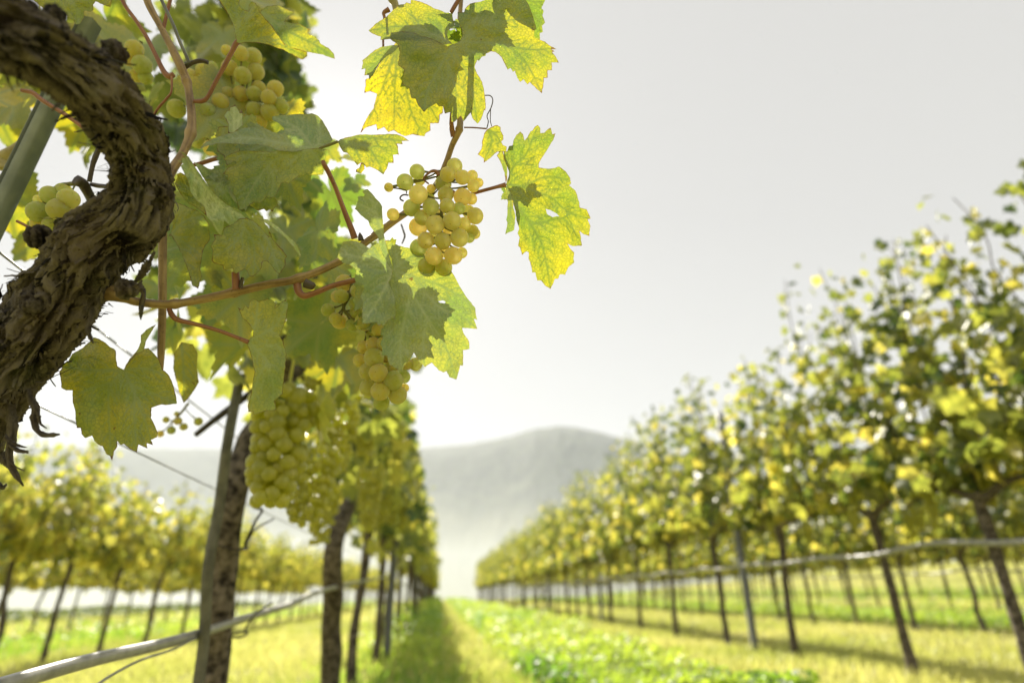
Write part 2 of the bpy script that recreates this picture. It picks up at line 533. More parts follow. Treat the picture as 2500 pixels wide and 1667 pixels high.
# ------------------------------------------------------------------ grass and cover crop
def strip_weight(X):
    """0 short mown yellow grass, 1 tall green cover crop, by the alley"""
    X = np.asarray(X, float)
    w = np.exp(-((X - .95) / .48) ** 4) + np.exp(-((X + .28) / .36) ** 4) * .8
    w = w + np.exp(-((X - 7.0) / 1.25) ** 4) + np.exp(-((X + 4.9) / 1.1) ** 4) * .8 + np.exp(-((X - 13) / 1.2) ** 4)
    return np.clip(w, 0, 1)
def blades(name, n, green, seed):
    g = np.random.default_rng(seed)
    Y = 2.2 + (52 - 2.2) * g.random(n) ** 1.9
    X = (g.random(n) * 2 - 1) * (2.5 + Y * 1.02) + Y * .12
    w = strip_weight(X + (fbm(X * 2, Y * 2, 3) - .5) * .5)
    keep = (g.random(n) < (w if green else 1 - w * .8)) & (X > -21)
    X, Y, w = X[keep], Y[keep], w[keep]
    n = len(X)
    clump = fbm(X * 1.6 + 7, Y * 1.6 + 3, 31, 3)
    sc = 1 + Y * .035
    if green: h = (.04 + .17 * clump * g.random(n) + .04 * g.random(n)) * (1 - .2 * (Y > 20)); wd = .0055 * sc
    else: h = (.025 + .10 * clump * g.random(n)) * (1 + .02 * Y); wd = .0042 * sc
    if green: h = h * np.clip((Y - .2) / 6, .58, 1)
    an = g.random(n) * 2 * np.pi; lean = (g.random((n, 2)) - .5) * h[:, None] * 1.3
    Z = gz(X, Y) - .005
    B = np.stack([X, Y, Z], -1)
    dx = np.stack([np.cos(an), np.sin(an), 0 * an], -1) * wd[:, None]
    mid = B + np.stack([lean[:, 0] * .35, lean[:, 1] * .35, h * .6], -1)
    tip = B + np.stack([lean[:, 0], lean[:, 1], h], -1)
    V = np.stack([B - dx, B + dx, mid + dx * .8, mid - dx * .8, tip], 1).reshape(-1, 3)
    k = np.arange(n)[:, None] * 5
    T = np.concatenate([k + np.array([[0, 1, 2]]), k + np.array([[0, 2, 3]]), k + np.array([[3, 2, 4]])])
    tint = np.clip(fbm(X * .9, Y * .9, 77, 3) * 1.5 - .25 + (g.random(n) - .5) * .5, 0, 1)
    return V, T, np.repeat(tint, 5)
M_DRYG = mat_blade("mown_grass", (.14, .16, .045), (.32, .30, .12), (.27, .31, .045), (.46, .44, .14))
M_GREEN = mat_blade("cover_crop_leaf", (.050, .085, .020), (.13, .145, .04), (.15, .29, .018), (.42, .50, .05))
V_, T_, t_ = blades("grass", 330000, False, 1)
tag(obj("grass", V_, T_, M_DRYG, smooth=False, attrs={"tint": t_}), "short mown yellow green grass between the vine rows", "grass", kind='stuff')
def weeds(n, seed):
    g = np.random.default_rng(seed)
    Y = 2.4 + (50 - 2.4) * g.random(n) ** 1.7
    band = g.random(n)
    X = np.where(band < .46, (.95 + (g.random(n) - .5) * 1.05), np.where(band < .62, -.27 + (g.random(n) - .5) * .62,
        np.where(band < .80, 7.0 + (g.random(n) - .5) * 3.0, np.where(band < .9, -4.9 + (g.random(n) - .5) * 2.6, 13 + (g.random(n) - .5) * 3))))
    k_ = (Y > 4.6) | (X > .1)
    X, Y = X[k_], Y[k_]; n = len(X)
    cl = fbm(X * 2.3 + 9, Y * 2.3 + 4, 13, 3)
    hmax = np.where((X > -.7) & (X < .1), .30, .25) * np.clip((cl - .25) * 2.4, .12, 1) * np.where(X < .1, 1.15, np.clip((Y - .2) / 6, .58, 1))
    Z = gz(X, Y) + hmax * np.sqrt(g.random(n))
    s = (.009 + .014 * g.random(n)) * (1 + Y * .025)
    d = g.normal(size=(n, 3)); d[:, 2] = d[:, 2] * .5; d /= np.linalg.norm(d, axis=1)[:, None]
    e = g.normal(size=(n, 3)); e[:, 2] = np.abs(e[:, 2]) * .4; e -= d * np.sum(e * d, 1)[:, None]; e /= np.linalg.norm(e, axis=1)[:, None]
    P = np.stack([X, Y, Z], -1)
    V = np.stack([P - d * s[:, None], P + e * s[:, None] * .55, P + d * s[:, None] * 1.2, P - e * s[:, None] * .55], 1).reshape(-1, 3)
    k = np.arange(n)[:, None] * 4
    Q = k + np.array([[0, 1, 2, 3]])
    tint = np.clip(fbm(X * 1.1, Y * .7, 55, 3) * 2.2 - .65 + (g.random(n) - .5) * .5, 0, 1)
    return V, Q, np.repeat(tint, 4)
V_, T_, t_ = weeds(120000, 2)
V2, T2, t2 = blades("weeds", 190000, True, 5)
T_ = np.concatenate([T_[:, [0, 1, 2]], T_[:, [0, 2, 3]], T2 + len(V_)])
tag(obj("cover_crop", np.vstack([V_, V2]), T_, M_GREEN, smooth=False, attrs={"tint": np.concatenate([t_, t2])}),
    "tall bright green cover crop growing in strips along the alleys", "cover crop", kind='stuff')

# ------------------------------------------------------------------ vine leaves by the hundred
def leaf_outline(hi):
    key = [(0, 1.0), (14, .80), (28, .60), (44, .74), (58, .90), (74, .70), (92, .50), (108, .60), (124, .70), (142, .58), (160, .46), (172, .22)]
    a = np.array([k[0] for k in key]); r = np.array([k[1] for k in key])
    if hi:
        ph = np.linspace(0, 172, 30); rr = np.interp(ph, a, r); rr[1::2] *= .90
    else:
        ph = np.array([0, 26, 58, 90, 124, 166]); rr = np.interp(ph, a, r)
    ph = np.concatenate([-ph[:0:-1], ph]); rr = np.concatenate([rr[:0:-1], rr])
    x = np.sin(np.radians(ph)) * rr; y = np.cos(np.radians(ph)) * rr
    return np.stack([x, y], -1)
def template(hi):
    o = leaf_outline(hi) * .58
    pts = [np.zeros((1, 2))]; m = len(o)
    if hi: pts.append(o * .5)
    pts.append(o)
    p = np.vstack(pts)
    tr = []
    if hi:
        for k in range(m - 1): tr += [(0, 1 + k + 1, 1 + k), (1 + k, 1 + k + 1, 1 + m + k + 1), (1 + k, 1 + m + k + 1, 1 + m + k)]
    else:
        for k in range(m - 1): tr.append((0, 1 + k + 1, 1 + k))
    return p, np.array(tr)
TPL = {True: template(True), False: template(False)}
def leaves(P, S, g, hi=False, tint=None, down=.9, facing=None):
    """vine leaves at the points P, S metres wide; returns verts, triangles, tint"""
    p, tr = TPL[hi]
    n = len(P)
    t = g.normal(size=(n, 3)) * .55; t[:, 2] -= down; t /= np.linalg.norm(t, axis=1)[:, None]
    nn = g.normal(size=(n, 3)); nn[:, 2] = nn[:, 2] * .6 + .25
    if facing is not None: nn = nn * .55 + facing
    nn -= t * np.sum(nn * t, 1)[:, None]; nn /= np.linalg.norm(nn, axis=1)[:, None]
    b = np.cross(t, nn)
    fold = g.uniform(-.1, .55, n); curl = g.uniform(-.5, .5, n); wav = g.uniform(0, 6.28, n)
    x, y = p[:, 0][None], p[:, 1][None]
    z = -fold[:, None] * np.abs(x) + curl[:, None] * y * y + .05 * np.sin(x * 14 + wav[:, None]) * (np.abs(y) + .2) + .05 * np.cos(y * 12 + wav[:, None])
    V = P[:, None, :] + S[:, None, None] * (x[..., None] * b[:, None, :] + y[..., None] * t[:, None, :] + z[..., None] * nn[:, None, :])
    k = len(p)
    T = (np.arange(n)[:, None, None] * k + tr[None]).reshape(-1, 3)
    if tint is None: tint = np.clip(g.normal(.38, .25, n), 0, 1)
    return V.reshape(-1, 3), T, np.repeat(tint, k)
def shoot_points(g, n_sh, z0, ztop, per, spread_y=.47, spread_x=.075, lean=.0):
    P, lines = [], []
    for k in range(n_sh):
        y0 = -spread_y + 2 * spread_y * (k + g.random()) / n_sh
        x0 = g.normal(0, .03)
        top = ztop - abs(g.normal(0, .18)) - .30 * (abs(y0) / spread_y) ** 2 + (.16 if g.random() < .2 else 0)
        m = 7
        zz = np.linspace(z0, top, m)
        xs = x0 + np.cumsum(g.normal(0, spread_x * .42, m)) + lean * (zz - z0)
        ys = y0 + np.cumsum(g.normal(0, .035, m))
        lines.append(np.stack([xs, ys, zz], -1))
        for q in range(int(per * (top - z0))):
            u = (q + g.random()) / max(1, int(per * (top - z0))) * (m - 1.001)
            i = int(u); f = u - i
            c = lines[-1][i] * (1 - f) + lines[-1][i + 1] * f
            taper = 1 - .55 * (u / (m - 1)) ** 2
            if g.random() < .28 * u / (m - 1): continue
            off = np.clip(g.normal(size=3), -1.3, 1.3) * np.array([.095, .065, .05]) * (.5 + taper)
            P.append((*(c + off), taper))
    return np.array(P), lines
def wood(g, lines, head=.85, rad=.022, arm=.46, base_x=0.0):
    parts = []
    lx, ly = g.normal(0, .03), g.normal(0, .03)
    pts = [(base_x + lx * .3, -ly, -.06), (base_x + lx, ly * .5, .22), (lx * .4, -ly * .4, .48), (g.normal(0, .012), g.normal(0, .02), head - .1), (0, 0, head)]
    parts.append(tube(pts, [rad * 1.25, rad, rad * .92, rad * 1.05, rad * 1.35], 9, 30, .22, int(g.integers(999))))
    for s in (-1, 1):
        a = arm * g.uniform(.8, 1.05)
        parts.append(tube([(0, 0, head - .04), (g.normal(0, .02), s * a * .4, head + g.normal(.02, .02)), (g.normal(0, .02), s * a, head + g.normal(.0, .03))], [rad * .95, rad * .6, rad * .32], 7, 16, .2, int(g.integers(999))))
    for ln in lines:
        parts.append(tube(ln, np.linspace(.0056, .0026, len(ln)), 5, 14))
    return join(parts)
_ICO = None
def ico(sub):
    import bmesh
    bm = bmesh.new(); bmesh.ops.create_icosphere(bm, subdivisions=sub, radius=1.0)
    bm.verts.ensure_lookup_table()
    V = np.array([v.co[:] for v in bm.verts]); Fc = np.array([[v.index for v in f.verts] for f in bm.faces]); bm.free()
    return V, Fc
ICO2, ICO3 = ico(2), ico(3)
def bunch_points(g, n, length, wtop, wbot, r):
    """berry centres of a hanging conical bunch, top at the origin"""
    P = []
    for tries in range(n * 40):
        u = g.random() ** .8
        w = (wtop * (1 - u) + wbot * u) * (1 - max(0, .12 - u) * 4)
        a = g.random() * 2 * np.pi; q = w * math.sqrt(.35 + .65 * g.random())
        c = np.array([q * math.cos(a), q * math.sin(a), -u * length])
        if all((c - d) @ (c - d) > (1.30 * r) ** 2 for d in P):
            P.append(c)
            if len(P) >= n: break
    return np.array(P)
def bunch_mesh(g, n, length, wtop, wbot, r, ic=ICO2):
    P = bunch_points(g, n, length, wtop, wbot, r)
    v, f = ic
    rr = r * g.uniform(.85, 1.1, len(P))
    V = (P[:, None, :] + v[None] * rr[:, None, None]).reshape(-1, 3)
    Fc = (np.arange(len(P))[:, None, None] * len(v) + f[None]).reshape(-1, 3)
    st, sf = tube([(0, 0, .05), (0, 0, 0), (0, 0, -length * .8)], [.002, .0025, .0012], 6, 10)
    return np.vstack([V, st]), np.concatenate([Fc, np.array([(a + len(V), b + len(V), c + len(V)) for q in sf if len(q) == 4 for a, b, c in ((q[0], q[1], q[2]), (q[0], q[2], q[3]))])])

# ------------------------------------------------------------------ the rows of vines
XL, XR = -0.40, 2.50
G = np.random.default_rng(23)
BUNCH_ME = [make_mesh("far_grape_bunch", *bunch_mesh(np.random.default_rng(40 + k), 70, .15, .045, .014, .0078, ICO2), M_FARG) for k in range(3)]
def make_vine(name, g, ztop, n_sh, per, size, n_b, head=.85, tint0=.30, half=1.0, scale_sides=.46, rad=.022, hi=False, drop=.17):
    """a whole vine round its own base: trunk with arms and canes, foliage, hanging bunches"""
    P, lines = shoot_points(g, n_sh, head, ztop, per, scale_sides)
    low = np.stack([g.normal(0, .13, 90), g.uniform(-.48, .48, 90), head + g.normal(drop, .07, 90), np.ones(90)], -1)
    P = np.vstack([P, low])
    P = P[(P[:, 2] < ztop + .02) & (P[:, 2] > head + drop - .12)]
    P[:, 0] *= half
    S = size * g.uniform(.7, 1.15, len(P)) * P[:, 3]
    rel = (P[:, 2] - head) / (ztop - head)
    tint = np.clip(tint0 + .30 * (1 - rel) * (g.random(len(P)) > .35) + g.normal(0, .16, len(P)) + (g.random(len(P)) > .86) * .6, 0, 1)
    root = thing(name, "", "grapevine")
    wv, wf = wood(g, lines, head, rad, scale_sides)
    obj("trunk", wv, wf, M_WOOD, root)
    v, t, ti = leaves(P[:, :3], S, g, hi, tint)
    obj("foliage", v, t, M_CAN, root, attrs={"tint": ti})
    for k in range(n_b):
        s = g.uniform(.8, 1.15)
        b = ref("grape_bunch", BUNCH_ME[k % 3], root, (g.choice([-1, 1]) * g.uniform(.05, .17), g.uniform(-.42, .42), head + g.uniform(-.02, .12)), (s, s, s), (0, 0, g.uniform(0, 6)))
    return root
ORD = "first second third fourth fifth sixth seventh eighth ninth tenth eleventh twelfth".split()
def lay_row(protos, X, ys, name_near, label_near, label_far, group, n_near, side, zscale=1.0, used=set()):
    spots = []
    for y in ys:
        (p, dz) = project([X, y, gz(X, y) + .42])
        spots.append((y, p[0], dz))
    inside = [s for s in spots if s[2] > 0 and -40 < s[1] < 2540]
    inside.sort(key=lambda s: s[0])
    near = {round(s[0], 4): k for k, s in enumerate(inside[:n_near])}
    for k, y in enumerate(ys):
        pr = protos[k] if k < len(protos) else protos[int(G.integers(len(protos)))]
        if pr.name not in used:
            used.add(pr.name); o = pr
        else: o = copy_tree(pr)
        o.location = (X + G.normal(0, .025), y, float(gz(X, y)))
        o.rotation_euler = (0, 0, (0 if G.random() < .5 else math.pi) + G.normal(0, .08))
        s = G.uniform(.93, 1.06)
        o.scale = (1.0, 1.0, s * zscale)
        kk = near.get(round(y, 4))
        tag(o, label_near.format(ORD[kk]) if kk is not None else label_far, "grapevine", group)

# right row beside the path: trunks where the photograph has them
yr = [at_x(x, 1451, XR)[1] for x in (2169, 1930, 1764, 1648, 1560, 1490, 1440)]
yr = [yr[0] - 1.5, yr[0] - .75] + yr + [yr[-1] + .93 * k for k in range(1, 34)]
TALL = [make_vine("grapevine", np.random.default_rng(100 + k), 2.40 + .07 * (k % 3), 8, 54, .142, 4, head=.90, tint0=.18, rad=.026, hi=True) for k in range(5)]
lay_row(TALL, XR, yr, "", "tall leafy grapevine of the row right of the path, {} trunk from the right edge",
        "slim blurred grapevine farther down the row right of the grass path", "vines in the row right of the path", 9, 1)
lay_row(TALL, 5.35, [1.9 + .95 * k for k in range(42)], "", "", "grapevine in the second row right of the path, seen between the nearer trunks",
        "vines in the second row on the right", 0, 1, .95)
lay_row(TALL, 12.4, [7 + .98 * k for k in range(32)], "", "", "grapevine in the fourth row right of the path, farthest up the slope",
        "vines in the fourth row on the right", 0, 1, .90)
lay_row(TALL, 8.9, [3.2 + .97 * k for k in range(40)], "", "", "grapevine in the third row right of the path, behind the green strip",
        "vines in the third row on the right", 0, 1, .93)
LOW = [make_vine("grapevine", np.random.default_rng(200 + k), 1.62 + .05 * (k % 3), 9, 84, .118, 3, head=.80, tint0=.36, rad=.021, drop=.07) for k in range(4)]
xl2 = -3.1
yl2 = [at_x(x, 1451, xl2)[1] for x in (-150, 22, 137, 272, 382, 462)]
yl2 = yl2 + [yl2[-1] + .93 * k for k in range(1, 38)]
lay_row(LOW, xl2, yl2, "", "low yellow green grapevine across the grass, {} from the left edge",
        "low grapevine far along the second row left of the path", "vines in the second row on the left", 6, -1)
lay_row(LOW, -6.3, [5.0 + .96 * k for k in range(26)], "", "", "low grapevine in the third row left of the path, behind the other rows",
        "vines in the third row on the left", 0, -1, .95)

# ---- left row: what is beside the lens. The two nearest vines after the first follow the photograph
XM = np.array([(-400, 780), (0, 785), (200, 805), (300, 830), (380, 820), (430, 840), (500, 870), (560, 900), (600, 980), (700, 1055), (800, 1080), (880, 1055), (940, 1000),
               (1000, 1020), (1100, 1035), (1250, 1050), (1400, 1055), (1700, 1055)], float)
YMIN = np.array([(-200, 420), (0, 560), (100, 640), (234, 700), (400, 880), (561, 990), (680, 1080), (780, 1260), (860, 1330), (960, 1400), (1060, 1440)], float)   # lower edge of the canopy
def clear(P, S, sun_pad=8, xm=True):
    """True where a leaf keeps off the open sky, the sun and the space below the row"""
    px, dz = project(P)
    r = F * S / np.maximum(dz, .05)
    ok = dz > .3
    if xm: ok &= px[:, 0] + .42 * r < np.interp(px[:, 1], XM[:, 0], XM[:, 1])
    ok &= px[:, 1] + .35 * r < np.interp(px[:, 0], YMIN[:, 0], YMIN[:, 1])
    ok &= np.hypot(px[:, 0] - SUN_PX[0], px[:, 1] - SUN_PX[1]) > .55 * r + sun_pad
    ok &= np.hypot((px[:, 0] - 130) / 1.0, (px[:, 1] - 395) / 1.2) > .45 * r + 30
    return ok, px, dz, r
def left_canopy(g, y0, ztop, n_sh, per, size, hi, n_b, name, label, trunk=None, more=None):
    P, lines = shoot_points(g, n_sh, .86, ztop, per)
    low = np.stack([g.normal(.06, .14, 90), g.uniform(-.48, .48, 90), .92 + g.normal(0, .12, 90), np.ones(90)], -1)
    P = np.vstack([P, low]); P[:, 0] = P[:, 0] * 1.25 + XL; P[:, 1] += y0
    if more is not None:                                       # the dense top of the row over the lens
        n, box, d0, d1 = more
        px = np.stack([g.uniform(box[0], box[2], n), g.uniform(box[1], box[3], n)], -1)
        P = np.vstack([P, np.hstack([at_many(px, g.uniform(d0, d1, n)), np.ones((n, 1))])])
    S = size * g.uniform(.7, 1.15, len(P)) * P[:, 3]
    ok, px, dz, r = clear(P[:, :3], S)
    P, S = P[ok], S[ok]
    tint = np.clip(.16 + .2 * (P[:, 2] < 1.1) + g.normal(0, .2, len(P)), 0, 1)
    root = thing(name, label, "grapevine", (XL, y0, 0), "vines in the row left of the path")
    if trunk is not None:
        obj("trunk", *trunk, M_WOOD, root)
    else:
        w = wood(g, [ln * np.array([1.25, 1, 1]) for ln in lines if (ln[-1][2] < 1.7)], .86, .024, .40)
        obj("trunk", w[0] + np.array([XL, y0, 0]), w[1], M_WOOD, root)
    v, t, ti = leaves(P[:, :3], S, g, hi, tint)
    obj("foliage", v, t, M_CAN, root, attrs={"tint": ti})
    for k in range(n_b):
        p = np.array([XL + g.uniform(-.02, .24), y0 + g.uniform(-.45, .45), g.uniform(.86, 1.02)])
        s = g.uniform(.85, 1.2)
        ref("grape_bunch", BUNCH_ME[k % 3], root, p, (s, s, s), (0, 0, g.uniform(0, 6)))
    return root
def px_trunk(pts, X, y_end, seed, head_extra=None):
    """a trunk through picture points (x, y, half width) in the plane x = X"""
    q = []
    for sx, sy, hw in pts:
        p = at_x(sx, sy, X); dz = (p - CAM) @ FWD
        q.append((*p, hw * 1.16 * dz / F))
    q = np.array(q)
    end = q[-1].copy(); end[2] = -.05; end[1] += y_end; end[3] *= 1.15
    q = np.vstack([q, end])
    return q, tube(q[:, :3], q[:, 3], 44, 260, .20, seed)
Y2 = at_x(545, 1451, XL)[1]; Y3 = at_x(812, 1451, XL)[1]
q2, w2 = px_trunk([(668, 1010, 20), (622, 1062, 29), (600, 1120, 31), (572, 1203, 31), (556, 1291, 29), (549, 1389, 28), (538, 1487, 28), (522, 1667, 29)], XL, .02, 5)
arm2 = tube([q2[0][:3], (XL + .03, Y2 + .14, .92), (XL + .02, Y2 + .42, .93)], [.017, .014, .007], 9, 20, .2, 8)
arm2b = tube([(q2[1][:3] + q2[0][:3]) / 2, at(735, 800, 1.05), at(775, 640, 1.05)], [.012, .010, .007], 9, 20, .2, 9)
v2 = left_canopy(np.random.default_rng(301), Y2, 1.80, 9, 40, .115, True, 0, "grapevine",
                 "second grapevine of the left row, dark trunk tied to a stake, big golden bunch", join([w2, arm2, arm2b]), (150, (420, -60, 830, 350), .95, 1.7))
q3, w3 = px_trunk([(858, 1215, 13), (838, 1262, 19), (818, 1320, 21), (811, 1389, 22), (811, 1487, 21), (804, 1667, 22)], XL, .02, 6)
arm3 = tube([q3[0][:3], (XL, Y3 + .2, .95), (XL, Y3 + .45, .93)], [.015, .013, .007], 8, 16, .2, 8)
v3 = left_canopy(np.random.default_rng(302), Y3, 1.75, 9, 60, .115, True, 3, "grapevine",
                 "third grapevine of the left row, its straight trunk behind the golden bunches", join([w3, arm3]))
for k in range(4):
    y = Y3 + .93 * (k + 1)
    left_canopy(np.random.default_rng(310 + k), y, 1.75, 9, 60, .115, k < 2, 5, "grapevine",
                "grapevine of the left row hung with blurred bunches, {} trunk from the front".format(ORD[k + 3]))
LEFT = [make_vine("grapevine", np.random.default_rng(400 + k), 1.75, 9, 74, .115, 5, tint0=.2, half=.95, drop=.07) for k in range(3)]
lay_row(LEFT, XL, [Y3 + .93 * k for k in range(5, 44)], "", "", "blurred grapevine far down the row left of the path", "vines in the row left of the path", 0, 0)

# golden bunches that hang in the left row beside and behind the second vine
def own_bunch(root, sx, sy, depth, n, length, wt, wb, r, seed, ic=ICO3, mat=None, label=None):
    v, f = bunch_mesh(np.random.default_rng(seed), n, length, wt, wb, r, ic)
    o = obj("grape_bunch", v + at(sx, sy, depth), f, mat or M_FARG, root)
    if label: o['label'] = label
    return o
own_bunch(v2, 704, 955, .84, 100, .158, .045, .026, .0102, 61, label="long golden grape bunch hanging in front of the trunk")
own_bunch(v2, 772, 1090, 1.12, 110, .145, .060, .026, .0088, 62)
own_bunch(v2, 800, 860, 1.25, 100, .15, .05, .02, .0085, 63)
own_bunch(v3, 838, 980, 1.35, 100, .16, .05, .02, .0085, 64)
own_bunch(v3, 905, 960, 1.7, 110, .19, .05, .02, .0085, 65)
own_bunch(v3, 912, 1130, 1.8, 110, .20, .05, .02, .0085, 66)
own_bunch(v3, 800, 1170, 1.6, 100, .17, .05, .02, .0085, 67)
# the stake and ties of the second vine
def strut(name, label, cat, pts, r, mat, group=None, seg=8, n=None, parts=None, rough=0.0):
    o = thing(name, label, cat, tuple(np.asarray(pts[-1], float)), group) if parts else None
    v, f = tube(pts, r if hasattr(r, '__len__') else [r] * len(pts), seg, n, rough)
    if o is None:
        return tag(obj(name, v, f, mat), label, cat, group)
    obj(parts, v, f, mat, o); return o
sp = [at_x(x, y, XL + .035) for x, y in ((588, 915), (557, 1071), (534, 1242), (508, 1389), (484, 1667))]
sp.append(np.array([sp[-1][0], sp[-1][1], -.05]))
strut("stake", "thin olive grey stake leaning along the second trunk of the left row", "stake", sp, .0088, M_STAKE, n=40)
def tie(y_px, root):
    c = at_x(545, y_px, XL); a = np.linspace(0, 2 * np.pi * 1.15, 26)
    pts = np.stack([c[0] + .012 + .030 * np.cos(a), c[1] + .030 * np.sin(a), c[2] + .004 * np.sin(a * 2)], -1)
    end = np.array([pts[-1] + [.02, -.02, .03], pts[-1] + [.05, -.02, .05]])
    v, f = tube(np.vstack([pts, end]), [.0016] * 28, 6, 120)
    obj("tie", v, f, M_DRY, root)
tie(1338, v2); tie(1548, v2)
tw = [at(478, 1061, 1.0), at(530, 1020, 1.0), at(625, 950, 1.02)]
obj("cane", *tube(tw, [.005, .0055, .006], 8, 16, .1), M_DRY, v2)
obj("cane", *tube([at(598, 1330, .97), at(622, 1275, .97), at(640, 1245, .96), at(618, 1240, .97)], [.003, .0025, .002, .001], 6, 20), M_DRY, v2)
obj("cane", *tube([at(735, 800, 1.05), at(700, 820, 1.0), at(650, 850, .98)], [.004, .004, .003], 6, 20), M_DRY, v2)

def hedge():
    g = np.random.default_rng(88); n = 5200
    Y = g.uniform(6, 46, n); X = -12.6 + g.normal(0, .35, n)
    P = np.stack([X, Y, gz(X, Y) + .48 * np.sqrt(g.random(n)) * (.6 + .6 * fbm(Y * .6, Y * 0, 3, 2))], -1)
    v, t, ti = leaves(P, g.uniform(.07, .13, n), g, False, np.clip(g.normal(.05, .1, n), 0, 1))
    tag(obj("hedge", v, t, M_CAN, attrs={"tint": ti}), "low dark green hedge at the far edge of the grass behind the left rows", "hedge")
hedge()

# posts, wires and hoses of the trellis
def post(name, label, X, Y, h, w, lean=0.0, group=None):
    z = float(gz(X, Y))
    root = thing(name, label, "trellis post", (X, Y, z), group)
    v = []; f = []
    prof = np.array([(-.5, -.5), (.5, -.5), (.5, .5), (.18, .5), (.18, -.2), (-.18, -.2), (-.18, .5), (-.5, .5)]) * w
    for zz, l in ((-.1, 0), (h, lean)): v += [(X + a + l, Y - b, z + zz) for a, b in prof]
    n = len(prof)
    f = [(k, (k + 1) % n, n + (k + 1) % n, n + k) for k in range(n)] + [tuple(range(n, 2 * n))]
    obj("profile", v, f, M_POST, root, smooth=False)
    for k in range(6):
        zz = .55 + k * .25
        b = [(X + lean * zz / h + sx * w * .62, Y + sy * w * .3, z + zz + sz * .014) for sz in (-1, 1) for sx, sy in ((-1, -1), (1, -1), (1, 1), (-1, 1))]
        obj("wire_hook", b, [(0, 1, 2, 3), (4, 5, 6, 7), (0, 1, 5, 4), (1, 2, 6, 5), (2, 3, 7, 6), (3, 0, 4, 7)], M_POST, root, smooth=False)
    return root
YP = at_x(1829, 1451, XR)[1]
for k in range(6):
    post("trellis_post", ["grey steel trellis post between the near trunks of the right row", "second grey steel trellis post along the right row",
         "third grey steel trellis post along the right row"][k] if k < 3 else "blurred grey steel trellis post far down the right row", XR - .02, YP + 4.65 * k, 1.95, .045,
         group="trellis posts of the right row")
for k in range(4):
    post("trellis_post", ["grey steel post beside the fifth trunk of the left row", "second grey steel post down the left row"][k] if k < 2 else "blurred grey steel post far down the left row",
         XL + .05, at_x(938, 1451, XL)[1] + 4.65 * k, 1.75, .045, group="trellis posts of the left row")
def row_line(X, y0, y1, z, sag, step, seed, amp=.0):
    g = np.random.default_rng(seed)
    ys = np.arange(y0, y1, step / 2)
    return [(X + g.normal(0, .004), y, float(gz(X, y)) + z - (sag if k % 2 else 0) + g.normal(0, amp)) for k, y in enumerate(ys)]
strut("irrigation_hose", "pale grey irrigation hose strung along the trunks of the right row", "hose", row_line(XR - .04, .9, 42, .64, .014, .94, 3, .005), .014, M_HOSE)
strut("irrigation_hose", "irrigation hose along the second row on the right", "hose", row_line(5.31, .9, 42, .62, .03, .94, 4, .012), .010, M_HOSE)
for z, lab in ((.86, "lower trellis wire along the heads of the right row"), (1.35, "upper trellis wire through the leaves of the right row")):
    strut("trellis_wire", lab, "wire", row_line(XR + .02, .9, 42, z, .006, 4, 6), .0016, M_WIRE, seg=5)
hp = [at_x(x, y, XL + .02) for x, y in ((-90, 1705), (0, 1674), (213, 1613), (372, 1577), (478, 1549), (585, 1513), (660, 1490), (712, 1474), (744, 1458), (790, 1440), (850, 1425))]
for k in range(12): hp.append(np.array([XL + .02, hp[-1][1] + .9, .50 + .03 * (k % 2)]))
strut("irrigation_hose", "grey irrigation hose sagging past the second trunk at bottom left", "hose", hp, .0074, M_HOSE, seg=16, n=160)
strut("drip_line", "thin grey drip line hanging below the hose at bottom left", "hose", [at_x(x, y, XL + .03) for x, y in ((200, 1700), (260, 1655), (340, 1612), (420, 1585), (480, 1556))], .0016, M_HOSE, seg=6)
for (x, y), lab in (((5, 614), "taut trellis wire passing behind the old trunk"), ((100, 985), "lower taut trellis wire below the old trunk at left"), ):
    p = at_x(x, y, XL - .05)
    strut("trellis_wire", lab, "wire", [(p[0], .05, p[2]), (p[0], 2.0, p[2] - .004), (p[0], 12, p[2]), (p[0], 42, p[2])], .0013 if y < 900 else .0011, M_WIRE, seg=6)

# ------------------------------------------------------------------ the old vine beside the lens
HERO = thing("grapevine", "gnarled old grapevine with arched shaggy trunk, sunlit leaves and sharp grape bunches", "grapevine", (-.42, .30, 0), "vines in the row left of the path")

